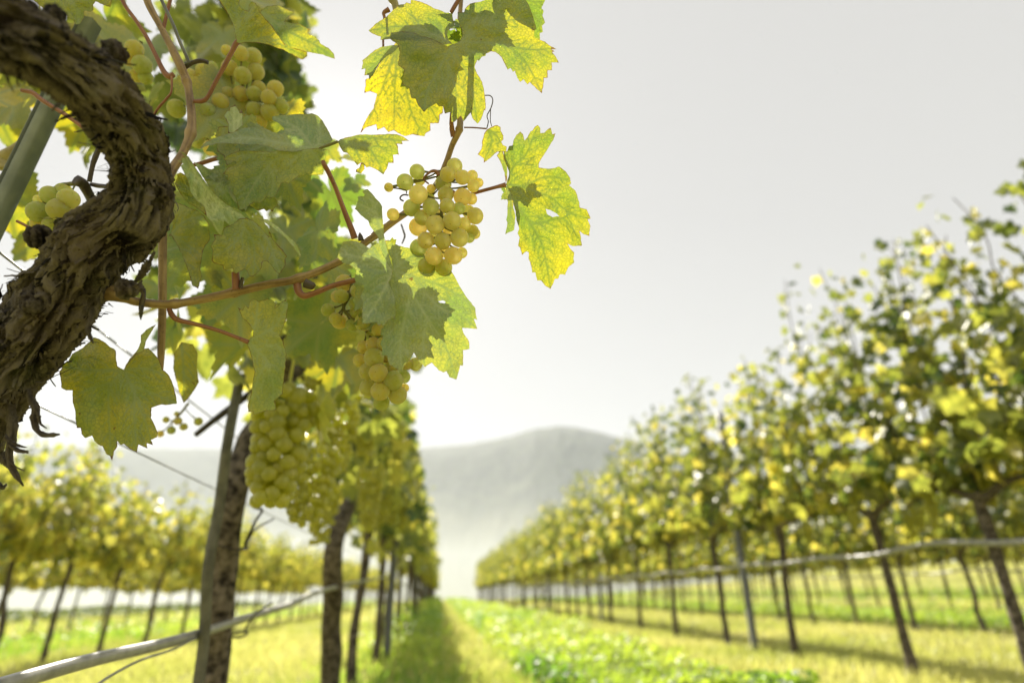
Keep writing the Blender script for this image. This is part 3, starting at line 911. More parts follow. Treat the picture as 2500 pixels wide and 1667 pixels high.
def bark_body(pts, n=760, seg=200, seed=3):
    """pts: (sx, sy, half width px, depth) picture points; returns verts, quads, h"""
    q = []
    for sx, sy, hw, d in pts: q.append((*at(sx, sy, d), hw * d / F))
    q = np.array(q)
    end = np.array([[q[-1][0] - .03, q[-1][1] + .02, -.05, q[-1][3] * 1.15]])
    S = spline(np.vstack([q, end]), n)
    P, R = S[:, :3], S[:, 3] * .87
    L = np.concatenate([[0], np.cumsum(np.linalg.norm(np.diff(P, axis=0), axis=1))])
    T, N, B = frames(P)
    th = np.linspace(0, 2 * np.pi, seg, endpoint=False)
    U, Lg = np.meshgrid(th / (2 * np.pi), L)
    tw = U + Lg * .25 + (fbm(U * 4, Lg * 14, seed + 1, 3) - .5) * .30           # the fibres wind round the trunk
    a = 1 - np.abs(2 * fbm(tw * 22, Lg * 20, seed, 3) - 1) * 1.7               # coarse strips
    b = 1 - np.abs(2 * fbm(tw * 60, Lg * 46, seed + 5, 3) - 1) * 1.7
    c = fbm(U * 5, Lg * 26, seed + 9, 3)
    knots = sstep(.60, .80, fbm(U * 4 + 9, Lg * 17, seed + 12, 2))
    crack = sstep(.70, .86, a) * .0
    h = np.clip(.55 * a + .3 * b + .25 * c, 0, 1)
    rr = R[:, None] * (.93 + .16 * (c - .5) + .12 * (fbm(U * 2, Lg * 9, seed + 3, 2) - .5)) + .0085 * (a - .6) + .0046 * (b - .6) + .006 * knots
    V = P[:, None] + rr[..., None] * (np.cos(th)[None, :, None] * N[:, None] + np.sin(th)[None, :, None] * B[:, None])
    i = np.arange(n - 1)[:, None] * seg; j = np.arange(seg)[None]; j2 = (j + 1) % seg
    Q = np.stack([i + j, i + j2, i + seg + j2, i + seg + j], -1).reshape(-1, 4)
    return V, Q, h, (P, T, N, B, rr, th, L)
TR = [(-190, 10, 100, .27), (-60, 40, 98, .285), (30, 82, 96, .30), (134, 140, 86, .32), (232, 212, 84, .345), (300, 292, 70, .37), (332, 372, 64, .39), (345, 445, 66, .40),
      (322, 525, 84, .405), (240, 600, 97, .41), (165, 692, 92, .415), (95, 790, 102, .42), (22, 905, 84, .425), (-45, 1020, 72, .43), (-130, 1180, 80, .44), (-190, 1420, 88, .45)]
bv, bq, bh, BF = bark_body(TR)
parts_v, parts_f, parts_h = [bv.reshape(-1, 3)], [bq], [bh.ravel()]
def add_quads(v, q, h):
    k = sum(len(x) for x in parts_v)
    parts_v.append(v); parts_f.append(q + k); parts_h.append(np.full(len(v), h) if np.isscalar(h) else h)
def bark_flake(i0, j0, length, width, lift, g):
    """a strip of bark that follows the trunk and peels away at its end"""
    P, T, N, B, rr, th, L = BF
    m = 12
    step = max(1, int(length / (L[-1] / len(L)) / m))
    pts, side = [], []
    sgn = 1 if g.random() < .6 else -1
    for k in range(m):
        i = int(np.clip(i0 + sgn * k * step, 1, len(P) - 2)); jj = (j0 + k * .25 * sgn) % len(th); j = int(jj)
        rad = np.cos(th[j]) * N[i] + np.sin(th[j]) * B[i]
        u = k / (m - 1)
        pts.append(P[i] + rad * (rr[i, j] - .0008 + lift * u ** 2.2) + T[i] * sgn * .0)
        side.append(np.cross(T[i], rad))
    pts, side = np.array(pts), np.array(side)
    wv = width * (1 - .55 * np.linspace(0, 1, m) ** 2) * g.uniform(.75, 1.25, m)
    curl = np.linspace(0, 1, m)[:, None] * .35
    nor = np.cross(np.gradient(pts, axis=0), side); nor /= np.linalg.norm(nor, axis=1)[:, None] + 1e-9
    A = pts - side * wv[:, None] * .5 + nor * wv[:, None] * curl * .4; C = pts + side * wv[:, None] * .5 + nor * wv[:, None] * curl * .4
    Mid = pts
    V = np.stack([A, Mid, C], 1).reshape(-1, 3)
    k = np.arange(m - 1)[:, None] * 3
    Q = np.concatenate([k + np.array([[0, 1, 4, 3]]), k + np.array([[1, 2, 5, 4]])])
    add_quads(V, Q, np.repeat(g.uniform(-.05, 1.1), len(V)))
gf = np.random.default_rng(77)
for k in range(1500):
    bark_flake(int(gf.integers(30, 640)), float(gf.integers(0, 200)), gf.uniform(.012, .06), gf.uniform(.0009, .0050), gf.uniform(.0006, .0055) * (1 if gf.random() < .8 else 2.2), gf)
def ribbon_px(c, pts, d0, d1, g, h=.6, fork=0):
    """a hanging peel of bark traced by (x, y, half width)"""
    xy = cr(c, [(p[0], p[1]) for p in pts]); s = CROPS[c][2]
    S = spline(np.hstack([xy, np.array([[p[2] / s] for p in pts])]), 26)
    d = np.linspace(d0, d1, 26)
    T2 = np.gradient(S[:, :2], axis=0); T2 /= np.linalg.norm(T2, axis=1)[:, None]
    Nn = np.stack([-T2[:, 1], T2[:, 0]], -1)
    w = S[:, 2] * g.uniform(.8, 1.2, 26)
    V = np.concatenate([at_many(S[:, :2] - Nn * w[:, None], d + .003), at_many(S[:, :2], d - .002), at_many(S[:, :2] + Nn * w[:, None], d + .002)])
    k = np.arange(25)[:, None]
    Q = np.concatenate([k + np.array([[0, 1, 27, 26]]), k + np.array([[26, 27, 53, 52]])])
    add_quads(V, Q, h + .3 * (fbm(np.arange(78) * .3, np.zeros(78), 4) - .5))
for a in (("L", [(235, 700, 34), (265, 790, 36), (305, 860, 34), (290, 960, 40), (320, 1050, 28), (380, 1085, 22), (450, 1085, 20), (512, 1080, 6)], .42, .40),
          ("L", [(310, 860, 16), (330, 930, 18), (345, 990, 12), (400, 1030, 4)], .41, .405),
          ("L", [(60, 800, 70), (100, 950, 52), (110, 1080, 44), (80, 1200, 36), (90, 1330, 34), (140, 1430, 26), (200, 1520, 6)], .42, .41),
          ("L", [(40, 1100, 24), (120, 1160, 18), (190, 1185, 10), (230, 1190, 3)], .41, .40), ("L", [(60, 1150, 22), (150, 1215, 18), (245, 1232, 12)], .41, .40),
          ("L", [(80, 1300, 12), (140, 1360, 8), (210, 1390, 3)], .41, .40), ("L", [(0, 1250, 60), (60, 1330, 30), (110, 1400, 10)], .42, .42),
          ("L", [(-40, 1480, 30), (20, 1530, 22), (60, 1500, 4)], .42, .42), ("L", [(300, 640, 8), (350, 640, 6), (395, 625, 2)], .41, .40), ("L", [(270, 700, 8), (310, 705, 6), (328, 708, 2)], .41, .40),
          ("L", [(790, 0, 30), (770, 110, 28), (750, 190, 26), (770, 260, 20), (795, 310, 5)], .41, .40), ("L", [(760, 150, 12), (820, 185, 8), (855, 190, 3)], .41, .40),
          ("K", [(1500, 900, 40), (1470, 960, 46), (1420, 1040, 40), (1360, 1110, 20)], .40, .41), ("K", [(1560, 800, 14), (1520, 880, 20), (1480, 1020, 8)], .40, .40),
          ("K", [(1380, 1120, 60), (1430, 1190, 30), (1460, 1215, 22)], .40, .40), ("K", [(1690, 240, 24), (1720, 240, 18), (1742, 236, 6)], .40, .40),
          ("K", [(1430, 1340, 18), (1420, 1420, 22), (1418, 1490, 4)], .405, .405), ("K", [(1090, 1320, 8), (1140, 1360, 3)], .41, .41)):
    ribbon_px(*a, gf)
def knob(c, x, y, r, depth, n, seed, h0=.05):
    """a rough burr on the trunk"""
    v, f = ico(4)
    s = CROPS[c][2]; p0 = at_many(cr(c, [(x, y)]), [depth])[0]
    R = r / s * depth / F
    nz = fbm(v[:, 0] * 4 + 20, v[:, 1] * 4 + v[:, 2] * 3 + 20, seed, 4)
    V = p0 + v * (R * (.75 + .75 * (nz - .3)))[:, None]
    T3 = np.concatenate([f, f[:, 2:3]], 1)
    add_quads(V, T3, np.clip(nz * .9 - .1 + h0, 0, 1))
knob("K", 400, 660, 130, .40, 4, 3); knob("K", 1640, 200, 100, .395, 4, 4); knob("K", 620, 520, 60, .40, 4, 5); knob("K", 1270, 1180, 110, .405, 4, 6, .2); knob("K", 350, 1330, 150, .395, 4, 8, .1)
knob("J", 1330, 620, 150, .36, 4, 11); knob("J", 640, 170, 120, .315, 4, 12)
PV = np.vstack(parts_v); PQ = np.concatenate(parts_f)
PQ = [tuple(q) if q[2] != q[3] else tuple(q[:3]) for q in PQ.tolist()]
obj("trunk", PV, PQ, M_BARK, HERO, attrs={"h": np.concatenate(parts_h)})
# the pruned spur stump on the inside of the bend
def px_tube(c, pts, depth, mat, name="cane", parent=None, seg=14, rough=.06, n=None, h=True, nodes=()):
    """a cane, petiole or tendril through picture points (x, y, half width)"""
    s = CROPS[c][2]; xy = cr(c, [(p[0], p[1]) for p in pts])
    d = np.array(depth if hasattr(depth, '__len__') else [depth] * len(pts), float)
    if len(d) != len(pts): d = np.interp(np.linspace(0, 1, len(pts)), np.linspace(0, 1, len(d)), d)
    P = at_many(xy, d); R = np.array([p[2] for p in pts]) / s * d / F
    pr = np.hstack([P, R[:, None]]); n = n or len(pts) * 12
    S = spline(pr, n) if len(pts) > 2 else np.linspace(pr[0], pr[1], n)
    for (fr, amp, wd) in nodes: S[:, 3] *= 1 + amp * np.exp(-((np.linspace(0, 1, n) - fr) / wd) ** 2)
    PP = S[:, :3]; T, N, B = frames(PP)
    th = np.linspace(0, 2 * np.pi, seg, endpoint=False)
    L = np.concatenate([[0], np.cumsum(np.linalg.norm(np.diff(PP, axis=0), axis=1))])
    U, Lg = np.meshgrid(th / (2 * np.pi), L)
    st = fbm(U * 14, Lg * 40, 9, 2)
    rr = S[:, 3:4] * (1 + rough * (st - .5) * 2 + rough * (fbm(U * 3, Lg * 60, 2, 2) - .5))
    V = PP[:, None] + rr[..., None] * (np.cos(th)[None, :, None] * N[:, None] + np.sin(th)[None, :, None] * B[:, None])
    i = np.arange(n - 1)[:, None] * seg; j = np.arange(seg)[None]; j2 = (j + 1) % seg
    Q = [tuple(q) for q in np.stack([i + j, i + j2, i + seg + j2, i + seg + j], -1).reshape(-1, 4)] + [tuple(range(seg))[::-1], tuple(range((n - 1) * seg, n * seg))]
    return obj(name, V.reshape(-1, 3), Q, mat, parent or HERO, attrs={"h": st.ravel()})
px_tube("K", [(930, 290, 50), (880, 200, 48), (835, 120, 52), (775, 85, 55)], [.43, .42, .415, .41], M_DRY, "pruned_spur", seg=20, rough=.2)
px_tube("K", [(1110, 150, 26), (1000, 140, 24), (925, 125, 20)], [.41, .415, .42], M_DRY, "pruned_spur", rough=.2)
# canes of the vine
px_tube("S", [(270, 716, 20), (286, 722, 15), (310, 728, 12), (339, 737, 10.5), (411, 743, 10.5), (491, 731, 10), (571, 714, 10.5), (653, 695, 10), (730, 680, 9.5), (829, 638, 9), (898, 588, 8.5), (960, 541, 8.5), (1010, 505, 8), (1062, 455, 7), (1088, 400, 7), (1104, 355, 7), (1121, 317, 8), (1123, 280, 7.5), (1120, 220, 7), (1118, 120, 6), (1130, -60, 5)],
        [.425, .425, .43, .435, .44, .445, .45, .455, .46, .465, .468, .475, .485, .485, .482, .48, .478, .49, .505, .515, .52], M_CANE, seg=24, n=330, rough=.05, nodes=((.21, .28, .006), (.30, .30, .006), (.40, .35, .007), (.52, .35, .007), (.80, .25, .006)))
px_tube("S", [(396, 480, 7), (397, 527, 9), (397, 600, 9.5), (397, 680, 9), (396, 770, 9), (393, 860, 8), (394, 905, 4)], .50, M_CANE, seg=16, rough=.06)
px_tube("S", [(350, -40, 9), (363, 11, 8.5), (398, 77, 8), (440, 161, 10), (459, 214, 9), (468, 306, 10), (450, 367, 10), (417, 421, 11), (400, 470, 10)], [.50, .50, .50, .50, .50, .49, .48, .47, .46], M_CANE, seg=16, n=130, nodes=((.47, .3, .02), (.66, .35, .02)))
px_tube("S", [(290, -20, 5), (306, 15, 4.5), (330, 48, 4.5), (356, 88, 5), (380, 135, 5), (398, 172, 6), (412, 187, 7), (424, 182, 6)], .49, M_PET, "petiole")
px_tube("S", [(417, -5, 4), (405, 45, 4), (398, 77, 4)], .50, M_PET, "petiole")
px_tube("I", [(1000, 480, 16), (935, 490, 30), (880, 590, 26), (800, 740, 24), (690, 940, 22), (600, 1110, 22), (540, 1160, 26), (440, 1165, 20)], .495, M_PET, "petiole")
px_tube("I", [(290, 790, 40), (360, 760, 26), (430, 720, 24), (520, 700, 26), (600, 720, 22)], .505, M_DRY, "cane")
px_tube("I", [(185, 880, 14), (180, 1050, 12), (130, 1130, 14), (40, 1230, 14), (-20, 1320, 12)], .48, M_PET, "tendril")
px_tube("D", [(700, 110, 24), (560, 145, 24), (420, 190, 24), (330, 210, 20)], .50, M_PET, "petiole")
px_tube("C", [(1380, 640, 22), (1400, 690, 26), (1440, 760, 26), (1510, 910, 24), (1560, 1040, 26), (1620, 1200, 28), (1680, 1350, 32), (1730, 1490, 36)], [.452, .452, .455, .458, .46, .462, .464, .466], M_PET, "petiole", seg=16)
px_tube("C", [(1800, 1510, 34), (1790, 1460, 24), (1785, 1425, 6)], .46, M_DRY, "bud")
px_tube("P", [(590, 510, 26), (600, 555, 24), (640, 580, 20), (720, 555, 18), (820, 515, 17), (960, 480, 17)], [.46, .458, .457, .458, .46, .465], M_PET, "petiole", seg=16)
px_tube("P", [(640, 500, 30), (690, 520, 24), (700, 525, 8)], .455, M_DRY, "bud")
px_tube("P", [(200, 540, 24), (198, 470, 24), (195, 430, 22)], .44, M_PET, "petiole")
px_tube("P", [(225, 530, 14), (235, 490, 12), (242, 462, 8)], .44, M_DRY, "bud")
px_tube("H", [(985, 260, 20), (1010, 310, 22), (1060, 350, 22), (1200, 385, 18), (1400, 440, 17), (1560, 500, 17), (1660, 540, 20)], [.44, .438, .437, .44, .445, .45, .452], M_PET, "petiole", seg=16)
px_tube("H", [(770, 80, 14), (765, 150, 22), (750, 250, 20), (745, 330, 3)], .43, M_DRY, "bark_strip", rough=.3)
px_tube("B", [(345, 588, 22), (250, 612, 16), (90, 655, 16), (-40, 690, 16), (-140, 640, 14)], [.468, .47, .478, .484, .485], M_PET, "petiole")
px_tube("A", [(1190, 1466, 8), (1300, 1468, 8), (1450, 1480, 9)], .478, M_PET, "petiole")
px_tube("A", [(1430, 1098, 6), (1490, 1102, 6), (1520, 1150, 6), (1500, 1240, 6), (1455, 1330, 6), (1468, 1400, 6), (1452, 1475, 6)], .476, M_DRY, "tendril")
px_tube("A", [(1495, 1250, 5), (1492, 1380, 5), (1505, 1450, 5)], .476, M_DRY, "tendril")
px_tube("A", [(1070, 1570, 34), (1050, 1480, 30), (1045, 1380, 24), (1060, 1200, 20)], [.478, .476, .47, .465], M_PET, "petiole")
px_tube("A", [(1180, -80, 22), (1130, 0, 24), (1080, 80, 24), (1040, 150, 22)], .485, M_PET, "petiole")
px_tube("A", [(340, -60, 60), (370, 0, 50), (400, 60, 40), (420, 200, 34)], .50, M_SHOOT, "cane")
px_tube("A", [(330, 110, 30), (270, 150, 22), (275, 210, 16), (260, 300, 14), (262, 540, 12)], .50, M_PET, "petiole")
px_tube("C", [(1340, 505, 10), (1440, 470, 16), (1545, 430, 14)], [.452, .455, .457], M_STEM, "petiole")
px_tube("C", [(2150, 935, 9), (2210, 945, 7), (2290, 965, 6), (2295, 1000, 6)], .458, M_DRY, "tendril")
px_tube("F", [(390, 490, 10), (330, 485, 10), (293, 510, 10), (292, 540, 10), (330, 562, 10)], .458, M_DRY, "tendril")
px_tube("F", [(300, 845, 10), (335, 950, 12), (345, 1000, 12), (310, 1090, 8)], .60, M_DRY, "tendril")
px_tube("J", [(250, 1050, 20), (380, 1080, 26), (500, 1170, 26), (740, 1320, 24), (900, 1430, 24), (1060, 1560, 20), (1150, 1650, 16)], .50, M_PET, "petiole")
px_tube("M", [(570, 1160, 14), (590, 1060, 14), (610, 1000, 16), (640, 930, 14)], .48, M_DRY, "cane")
px_tube("K", [(170, 495, 14), (260, 540, 14), (330, 580, 14)], .50, M_PET, "petiole")
px_tube("M", [(30, 1080, 40), (20, 1010, 40), (110, 950, 34), (190, 880, 30)], .62, M_SHOOT, "cane")

# ---- leaves traced lobe by lobe, each at its own distance and tilt
def inside(P, poly):
    x, y = P[:, 0], P[:, 1]; c = np.zeros(len(P), bool); n = len(poly); j = n - 1
    for i in range(n):
        xi, yi = poly[i]; xj, yj = poly[j]
        if yi != yj: c ^= ((yi > y) != (yj > y)) & (x < (xj - xi) * (y - yi) / (yj - yi) + xi)
        j = i
    return c
def refine(poly, step, g, jit):
    out = []
    for k in range(len(poly)):
        a, b = poly[k], poly[(k + 1) % len(poly)]
        L = np.linalg.norm(b - a); m = max(1, int(L / step))
        nrm = np.array([-(b - a)[1], (b - a)[0]]) / (L + 1e-9)
        bow = g.uniform(-.04, .07) * L
        for q in range(m):
            u = q / m
            out.append(a + (b - a) * u + nrm * (bow * 4 * u * (1 - u) * .5 + (g.normal(0, jit) if q else 0)))
    return np.array(out)
def seg_dist(P, lines):
    """smallest distance to the polylines relative to their width"""
    best = np.full(len(P), 1e9)
    for pl, w0, w1 in lines:
        n = len(pl) - 1
        for k in range(n):
            a, b = pl[k], pl[k + 1]; ab = b - a
            t = np.clip(((P - a) @ ab) / (ab @ ab + 1e-9), 0, 1)
            d = np.linalg.norm(P - a - t[:, None] * ab, axis=1)
            w = w0 + (w1 - w0) * (k + t) / n
            best = np.minimum(best, d / w)
    return best
def vein_lines(veins, g, scale):
    out = []
    for v in veins:
        S = spline(v, max(12, 4 * len(v))) if len(v) > 2 else np.linspace(v[0], v[1], 12)
        L = np.linalg.norm(np.diff(S, axis=0), axis=1).sum()
        if L < 18: continue
        out.append((S, 3.4 * scale, 1.5 * scale))
        T = np.gradient(S, axis=0); T /= np.linalg.norm(T, axis=1)[:, None]
        m = int(L / 26)
        for k in range(1, m + 1):
            for sd in (-1, 1):
                i = int(np.clip((k + .25 * sd + g.uniform(-.1, .1)) / (m + 1) * (len(S) - 1), 1, len(S) - 2))
                an = sd * math.radians(g.uniform(42, 56)); d = T[i]
                r = np.array([d[0] * math.cos(an) - d[1] * math.sin(an), d[0] * math.sin(an) + d[1] * math.cos(an)])
                ln = min(60, L * .42) * (1 - .6 * k / (m + 1))
                mid = S[i] + r * ln * .5; e = S[i] + r * ln * .85 + d * ln * .32
                out.append((spline(np.array([S[i], mid, e]), 6), 1.7 * scale, .8 * scale))
    return out
LEAF_N = [0]
def patch(c, pts, apex, veins, d0, gx=0., gy=0., tint=.3, under=0., seed=1, step=4.0, bend=0., hole=None, wave=.0055):
    """one lobe or fold of a leaf: depth d0 at the apex, gx and gy metres per 100 px"""
    g = np.random.default_rng(seed)
    poly = refine(cr(c, pts), step, g, .35); ap = cr(c, [apex])[0]
    lo, hi_ = poly.min(0), poly.max(0)
    xs = np.arange(lo[0], hi_[0], step); ys = np.arange(lo[1], hi_[1], step * .87)
    X, Y = np.meshgrid(xs, ys); X = X + (np.arange(len(ys)) % 2)[:, None] * step * .5
    Pn = np.stack([X.ravel(), Y.ravel()], -1) + g.normal(0, .5, (X.size, 2))
    Pn = Pn[inside(Pn, poly)]
    dmin = seg_dist(Pn, [(np.vstack([poly, poly[:1]]), 1, 1)])
    Pn = Pn[dmin > step * .55]
    hp_ = None
    allp = np.vstack([poly, Pn]); n0 = len(poly)
    edges = [(k, (k + 1) % n0) for k in range(n0)]
    if hole is not None:
        hp_ = refine(cr(c, hole), step, g, .3)
        k0 = len(allp); allp = np.vstack([allp, hp_]); edges += [(k0 + k, k0 + (k + 1) % len(hp_)) for k in range(len(hp_))]
    vs, _, fs, *_r = delaunay_2d_cdt([Vector(p) for p in allp.tolist()], edges, [], 0, 1e-4)
    P = np.array([v[:] for v in vs]); Tn = np.array([f for f in fs if len(f) == 3])
    cen = P[Tn].mean(1)
    keep = inside(cen, poly)
    if hp_ is not None: keep &= ~inside(cen, hp_)
    Tn = Tn[keep]
    VL = vein_lines([cr(c, v) for v in veins], g, 1.0)
    vd = seg_dist(P, VL) if VL else np.full(len(P), 9.)
    vein = np.exp(-vd ** 2 * .7)
    ed = seg_dist(P, [(np.vstack([poly, poly[:1]]), 1, 1)])
    r = P - ap; rn = np.linalg.norm(r, axis=1)
    d = d0 + gx * r[:, 0] / 100 + gy * r[:, 1] / 100 + bend * (rn / 100) ** 2
    d += wave * (fbm(P[:, 0] / 60 + 30, P[:, 1] / 60 + 30, seed, 3) - .5) * 2 * np.clip(rn / 60, 0, 1)
    d += .0012 * np.exp(-(vd / 3.5) ** 2)                    # blade puckers between the veins
    return at_many(P, d), Tn, vein, np.full(len(P), tint) + .10 * np.exp(-ed / 9.0) + .06 * np.exp(-(vd / 8) ** 2 * 0), np.full(len(P), under), np.exp(-ed / 7.0)
def leaf(label, patches, name="leaf"):
    V, T, ve, ti, un, eg, k = [], [], [], [], [], [], 0
    for p in patches:
        v, t, a, b, u, e = patch(**p)
        V.append(v); T.append(t + k); ve.append(a); ti.append(b); un.append(u); eg.append(e); k += len(v)
    o = obj(name, np.vstack(V), np.concatenate(T), M_LEAF, HERO, attrs={"vein": np.concatenate(ve), "tint": np.concatenate(ti), "under": np.concatenate(un), "edge": np.concatenate(eg)})
    if label: o['label'] = label
    return o
D = dict
leaf("broad five lobed leaf at the top, dark green with sunlit yellow right lobes", [
    D(c='A', apex=(1055, 505), d0=.462, gx=.006, gy=-.012, tint=.22, seed=1, bend=.002,
      pts=[(1055, 505), (1005, 460), (990, 400), (1005, 355), (1085, 295), (1065, 235), (1055, 155), (985, 150), (860, 105), (760, 50), (680, 20), (580, 0), (575, 45), (525, 30), (510, 50), (440, 60), (390, 105), (330, 165), (270, 215), (180, 270), (92, 355), (130, 385), (235, 425), (230, 460), (340, 450), (480, 470), (600, 480), (740, 490), (900, 520)],
      veins=[[(1055, 505), (930, 440), (700, 350), (480, 305), (100, 355)], [(940, 430), (920, 350), (860, 230)], [(690, 345), (640, 230), (520, 130)]]),
    D(c='A', apex=(1055, 510), d0=.460, gx=.004, gy=-.006, tint=.27, seed=2, bend=.0015,
      pts=[(1055, 508), (1000, 540), (930, 500), (840, 455), (740, 425), (700, 415), (600, 372), (480, 362), (350, 378), (340, 450), (430, 515), (455, 600), (430, 740), (505, 805), (475, 970), (560, 1010), (585, 1130), (630, 1135), (665, 1215), (728, 1285), (780, 1240), (870, 1190), (900, 1225), (950, 1222), (970, 1308), (1030, 1290), (1045, 1400), (1075, 1405), (1150, 1335), (1185, 1395), (1265, 1295), (1290, 1365), (1345, 1422), (1385, 1375), (1420, 1265), (1435, 1275), (1430, 1110), (1400, 950), (1340, 850), (1310, 770), (1340, 695), (1430, 625), (1500, 592), (1550, 600), (1620, 660), (1660, 740), (1690, 805), (1725, 785), (1750, 830), (1775, 815), (1800, 895), (1835, 945), (1875, 915), (1920, 972), (1945, 945), (2010, 1010), (2085, 1073), (2100, 990), (2105, 900), (2150, 895), (2150, 810), (2200, 810), (2195, 720), (2280, 725), (2235, 640), (2200, 600), (2230, 595), (2190, 570), (2255, 570), (2180, 530), (2120, 480), (2060, 460), (1985, 430), (2000, 350), (2020, 335), (1985, 200), (1940, 80), (1895, 0), (1860, -60), (1560, -60), (1480, -10), (1370, 25), (1260, 45), (1200, 105), (1190, 145), (1115, 145), (1130, 260), (1165, 345), (1175, 410), (1145, 470), (1100, 500)],
      veins=[[(1055, 510), (960, 690), (850, 880), (770, 1050), (728, 1285)], [(1055, 510), (1100, 630), (1220, 830), (1280, 1000), (1340, 1420)], [(1060, 505), (1250, 495), (1620, 520), (1870, 680), (2085, 1073)],
             [(1060, 505), (1200, 440), (1440, 300), (1700, 240), (1980, 215)], [(1010, 760), (1060, 900), (1100, 1130), (1045, 1380)], [(1620, 520), (1950, 575), (2200, 560)], [(1235, 420), (1270, 330), (1400, 90)], [(1480, 295), (1580, 90), (1700, -20)]])])
leaf("dark green leaf at the top edge half hidden by the broad lobed leaf", [
    D(c='A', apex=(1890, 100), d0=.492, gx=.004, gy=.004, tint=.12, seed=3, veins=[[(1700, -60), (1950, 150), (2090, 280)], [(1700, -60), (1980, 20), (2110, 20)]],
      pts=[(1600, -80), (1560, 60), (1640, 200), (1780, 330), (1900, 400), (1990, 440), (2060, 465), (2060, 385), (2095, 370), (2085, 300), (2120, 265), (2090, 180), (2105, 130), (2080, 100), (2120, 10), (2110, -80)])])
leaf("glowing yellow leaf hanging behind the broad lobed leaf", [
    D(c='A', apex=(430, 500), d0=.515, gx=.004, gy=-.004, tint=.66, seed=4,
      pts=[(430, 470), (330, 600), (250, 690), (180, 800), (110, 890), (55, 920), (60, 990), (45, 1070), (110, 1050), (190, 1080), (150, 1250), (80, 1350), (0, 1530), (60, 1470), (180, 1430), (190, 1500), (270, 1460), (320, 1520), (385, 1500), (430, 1530), (510, 1565), (600, 1545), (735, 1568), (750, 1530), (805, 1500), (800, 1420), (900, 1415), (910, 1320), (945, 1300), (950, 1225), (900, 1190), (960, 1050), (940, 800), (760, 560), (600, 460)],
      veins=[[(430, 500), (330, 800), (200, 1150), (90, 1400)], [(430, 500), (400, 900), (385, 1490)], [(430, 500), (500, 900), (590, 1300), (735, 1560)], [(430, 500), (620, 900), (900, 1400)]])])
leaf("small curled grey green leaf beside the glowing yellow leaf", [
    D(c='A', apex=(430, 530), d0=.495, gx=.016, gy=-.01, tint=.2, under=.3, seed=5, veins=[[(430, 530), (300, 640), (100, 800)], [(430, 530), (260, 570), (40, 690)]],
      pts=[(440, 530), (420, 522), (330, 528), (230, 545), (150, 590), (80, 650), (20, 700), (30, 720), (10, 800), (55, 790), (45, 870), (95, 865), (100, 920), (160, 840), (210, 740), (300, 650), (410, 575)])])
leaf("deeply cut yellow green leaf hanging alone at the right", [
    D(c='B', apex=(345, 585), d0=.468, gx=-.004, gy=.004, tint=.22, seed=6, bend=.0012, hole=[(700, 803), (740, 812), (800, 845), (825, 870), (760, 876), (715, 850)],
      pts=[(345, 585), (370, 520), (375, 470), (355, 420), (330, 340), (325, 290), (360, 290), (375, 245), (405, 240), (415, 190), (440, 145), (475, 115), (500, 140), (515, 195), (545, 150), (565, 115), (585, 105), (605, 72), (630, 57), (655, 90), (655, 130), (690, 125), (720, 95), (745, 80), (755, 115), (760, 140), (790, 130), (770, 190), (720, 270), (660, 360), (640, 400), (640, 435), (740, 445), (820, 425), (880, 470), (920, 530), (925, 580), (910, 595), (965, 640), (985, 700), (1000, 740), (1005, 790), (1065, 805), (1090, 860), (1100, 890), (1075, 895), (1100, 955), (1090, 1045), (1040, 1030), (1000, 1000), (1015, 1050), (1025, 1130), (945, 1135), (895, 1115), (920, 1155), (955, 1190), (955, 1280), (905, 1320), (875, 1390), (830, 1385), (810, 1425), (785, 1425), (745, 1515), (700, 1490), (660, 1440), (625, 1440), (610, 1370), (580, 1370), (565, 1280), (550, 1250), (550, 1190), (530, 1180), (490, 1215), (475, 1150), (455, 1130), (470, 1060), (450, 1020), (465, 980), (440, 900), (425, 800), (405, 690), (370, 620)],
      veins=[[(345, 585), (500, 610), (640, 660), (760, 710), (900, 830), (1090, 890)], [(345, 585), (430, 760), (620, 1020), (690, 1200), (745, 1510)], [(345, 585), (420, 420), (520, 330), (630, 70)], [(430, 760), (600, 930), (850, 890), (1010, 1080)], [(500, 610), (700, 520), (900, 540)]]),
    D(c='B', apex=(345, 600), d0=.475, gx=.03, gy=-.004, tint=.1, under=.25, seed=7, veins=[[(345, 600), (390, 760), (360, 1010)]],
      pts=[(330, 610), (345, 650), (365, 740), (360, 850), (350, 900), (360, 930), (340, 1030), (375, 1010), (395, 1005), (420, 990), (428, 930), (432, 860), (412, 780), (406, 690), (370, 620)]),
    D(c='B', apex=(345, 580), d0=.475, gx=.02, gy=.004, tint=.35, under=.2, seed=8, veins=[[(345, 580), (340, 450), (280, 330)]],
      pts=[(265, 330), (290, 370), (310, 410), (335, 480), (345, 572), (357, 540), (357, 430), (332, 340), (320, 290), (290, 290)])])
leaf("small ragged leaf between the top leaf and the lone right leaf", [
    D(c='B', apex=(185, 95), d0=.478, gx=.004, gy=.0, tint=.40, seed=9, veins=[[(185, 95), (220, 200), (160, 370)], [(185, 95), (270, 160), (310, 240)]],
      pts=[(180, 95), (215, 75), (245, 62), (270, 58), (300, 75), (300, 110), (325, 150), (325, 185), (305, 205), (320, 235), (355, 250), (350, 290), (300, 300), (270, 295), (225, 335), (150, 393), (150, 355), (130, 340), (95, 318), (130, 270), (135, 200), (155, 130)])])
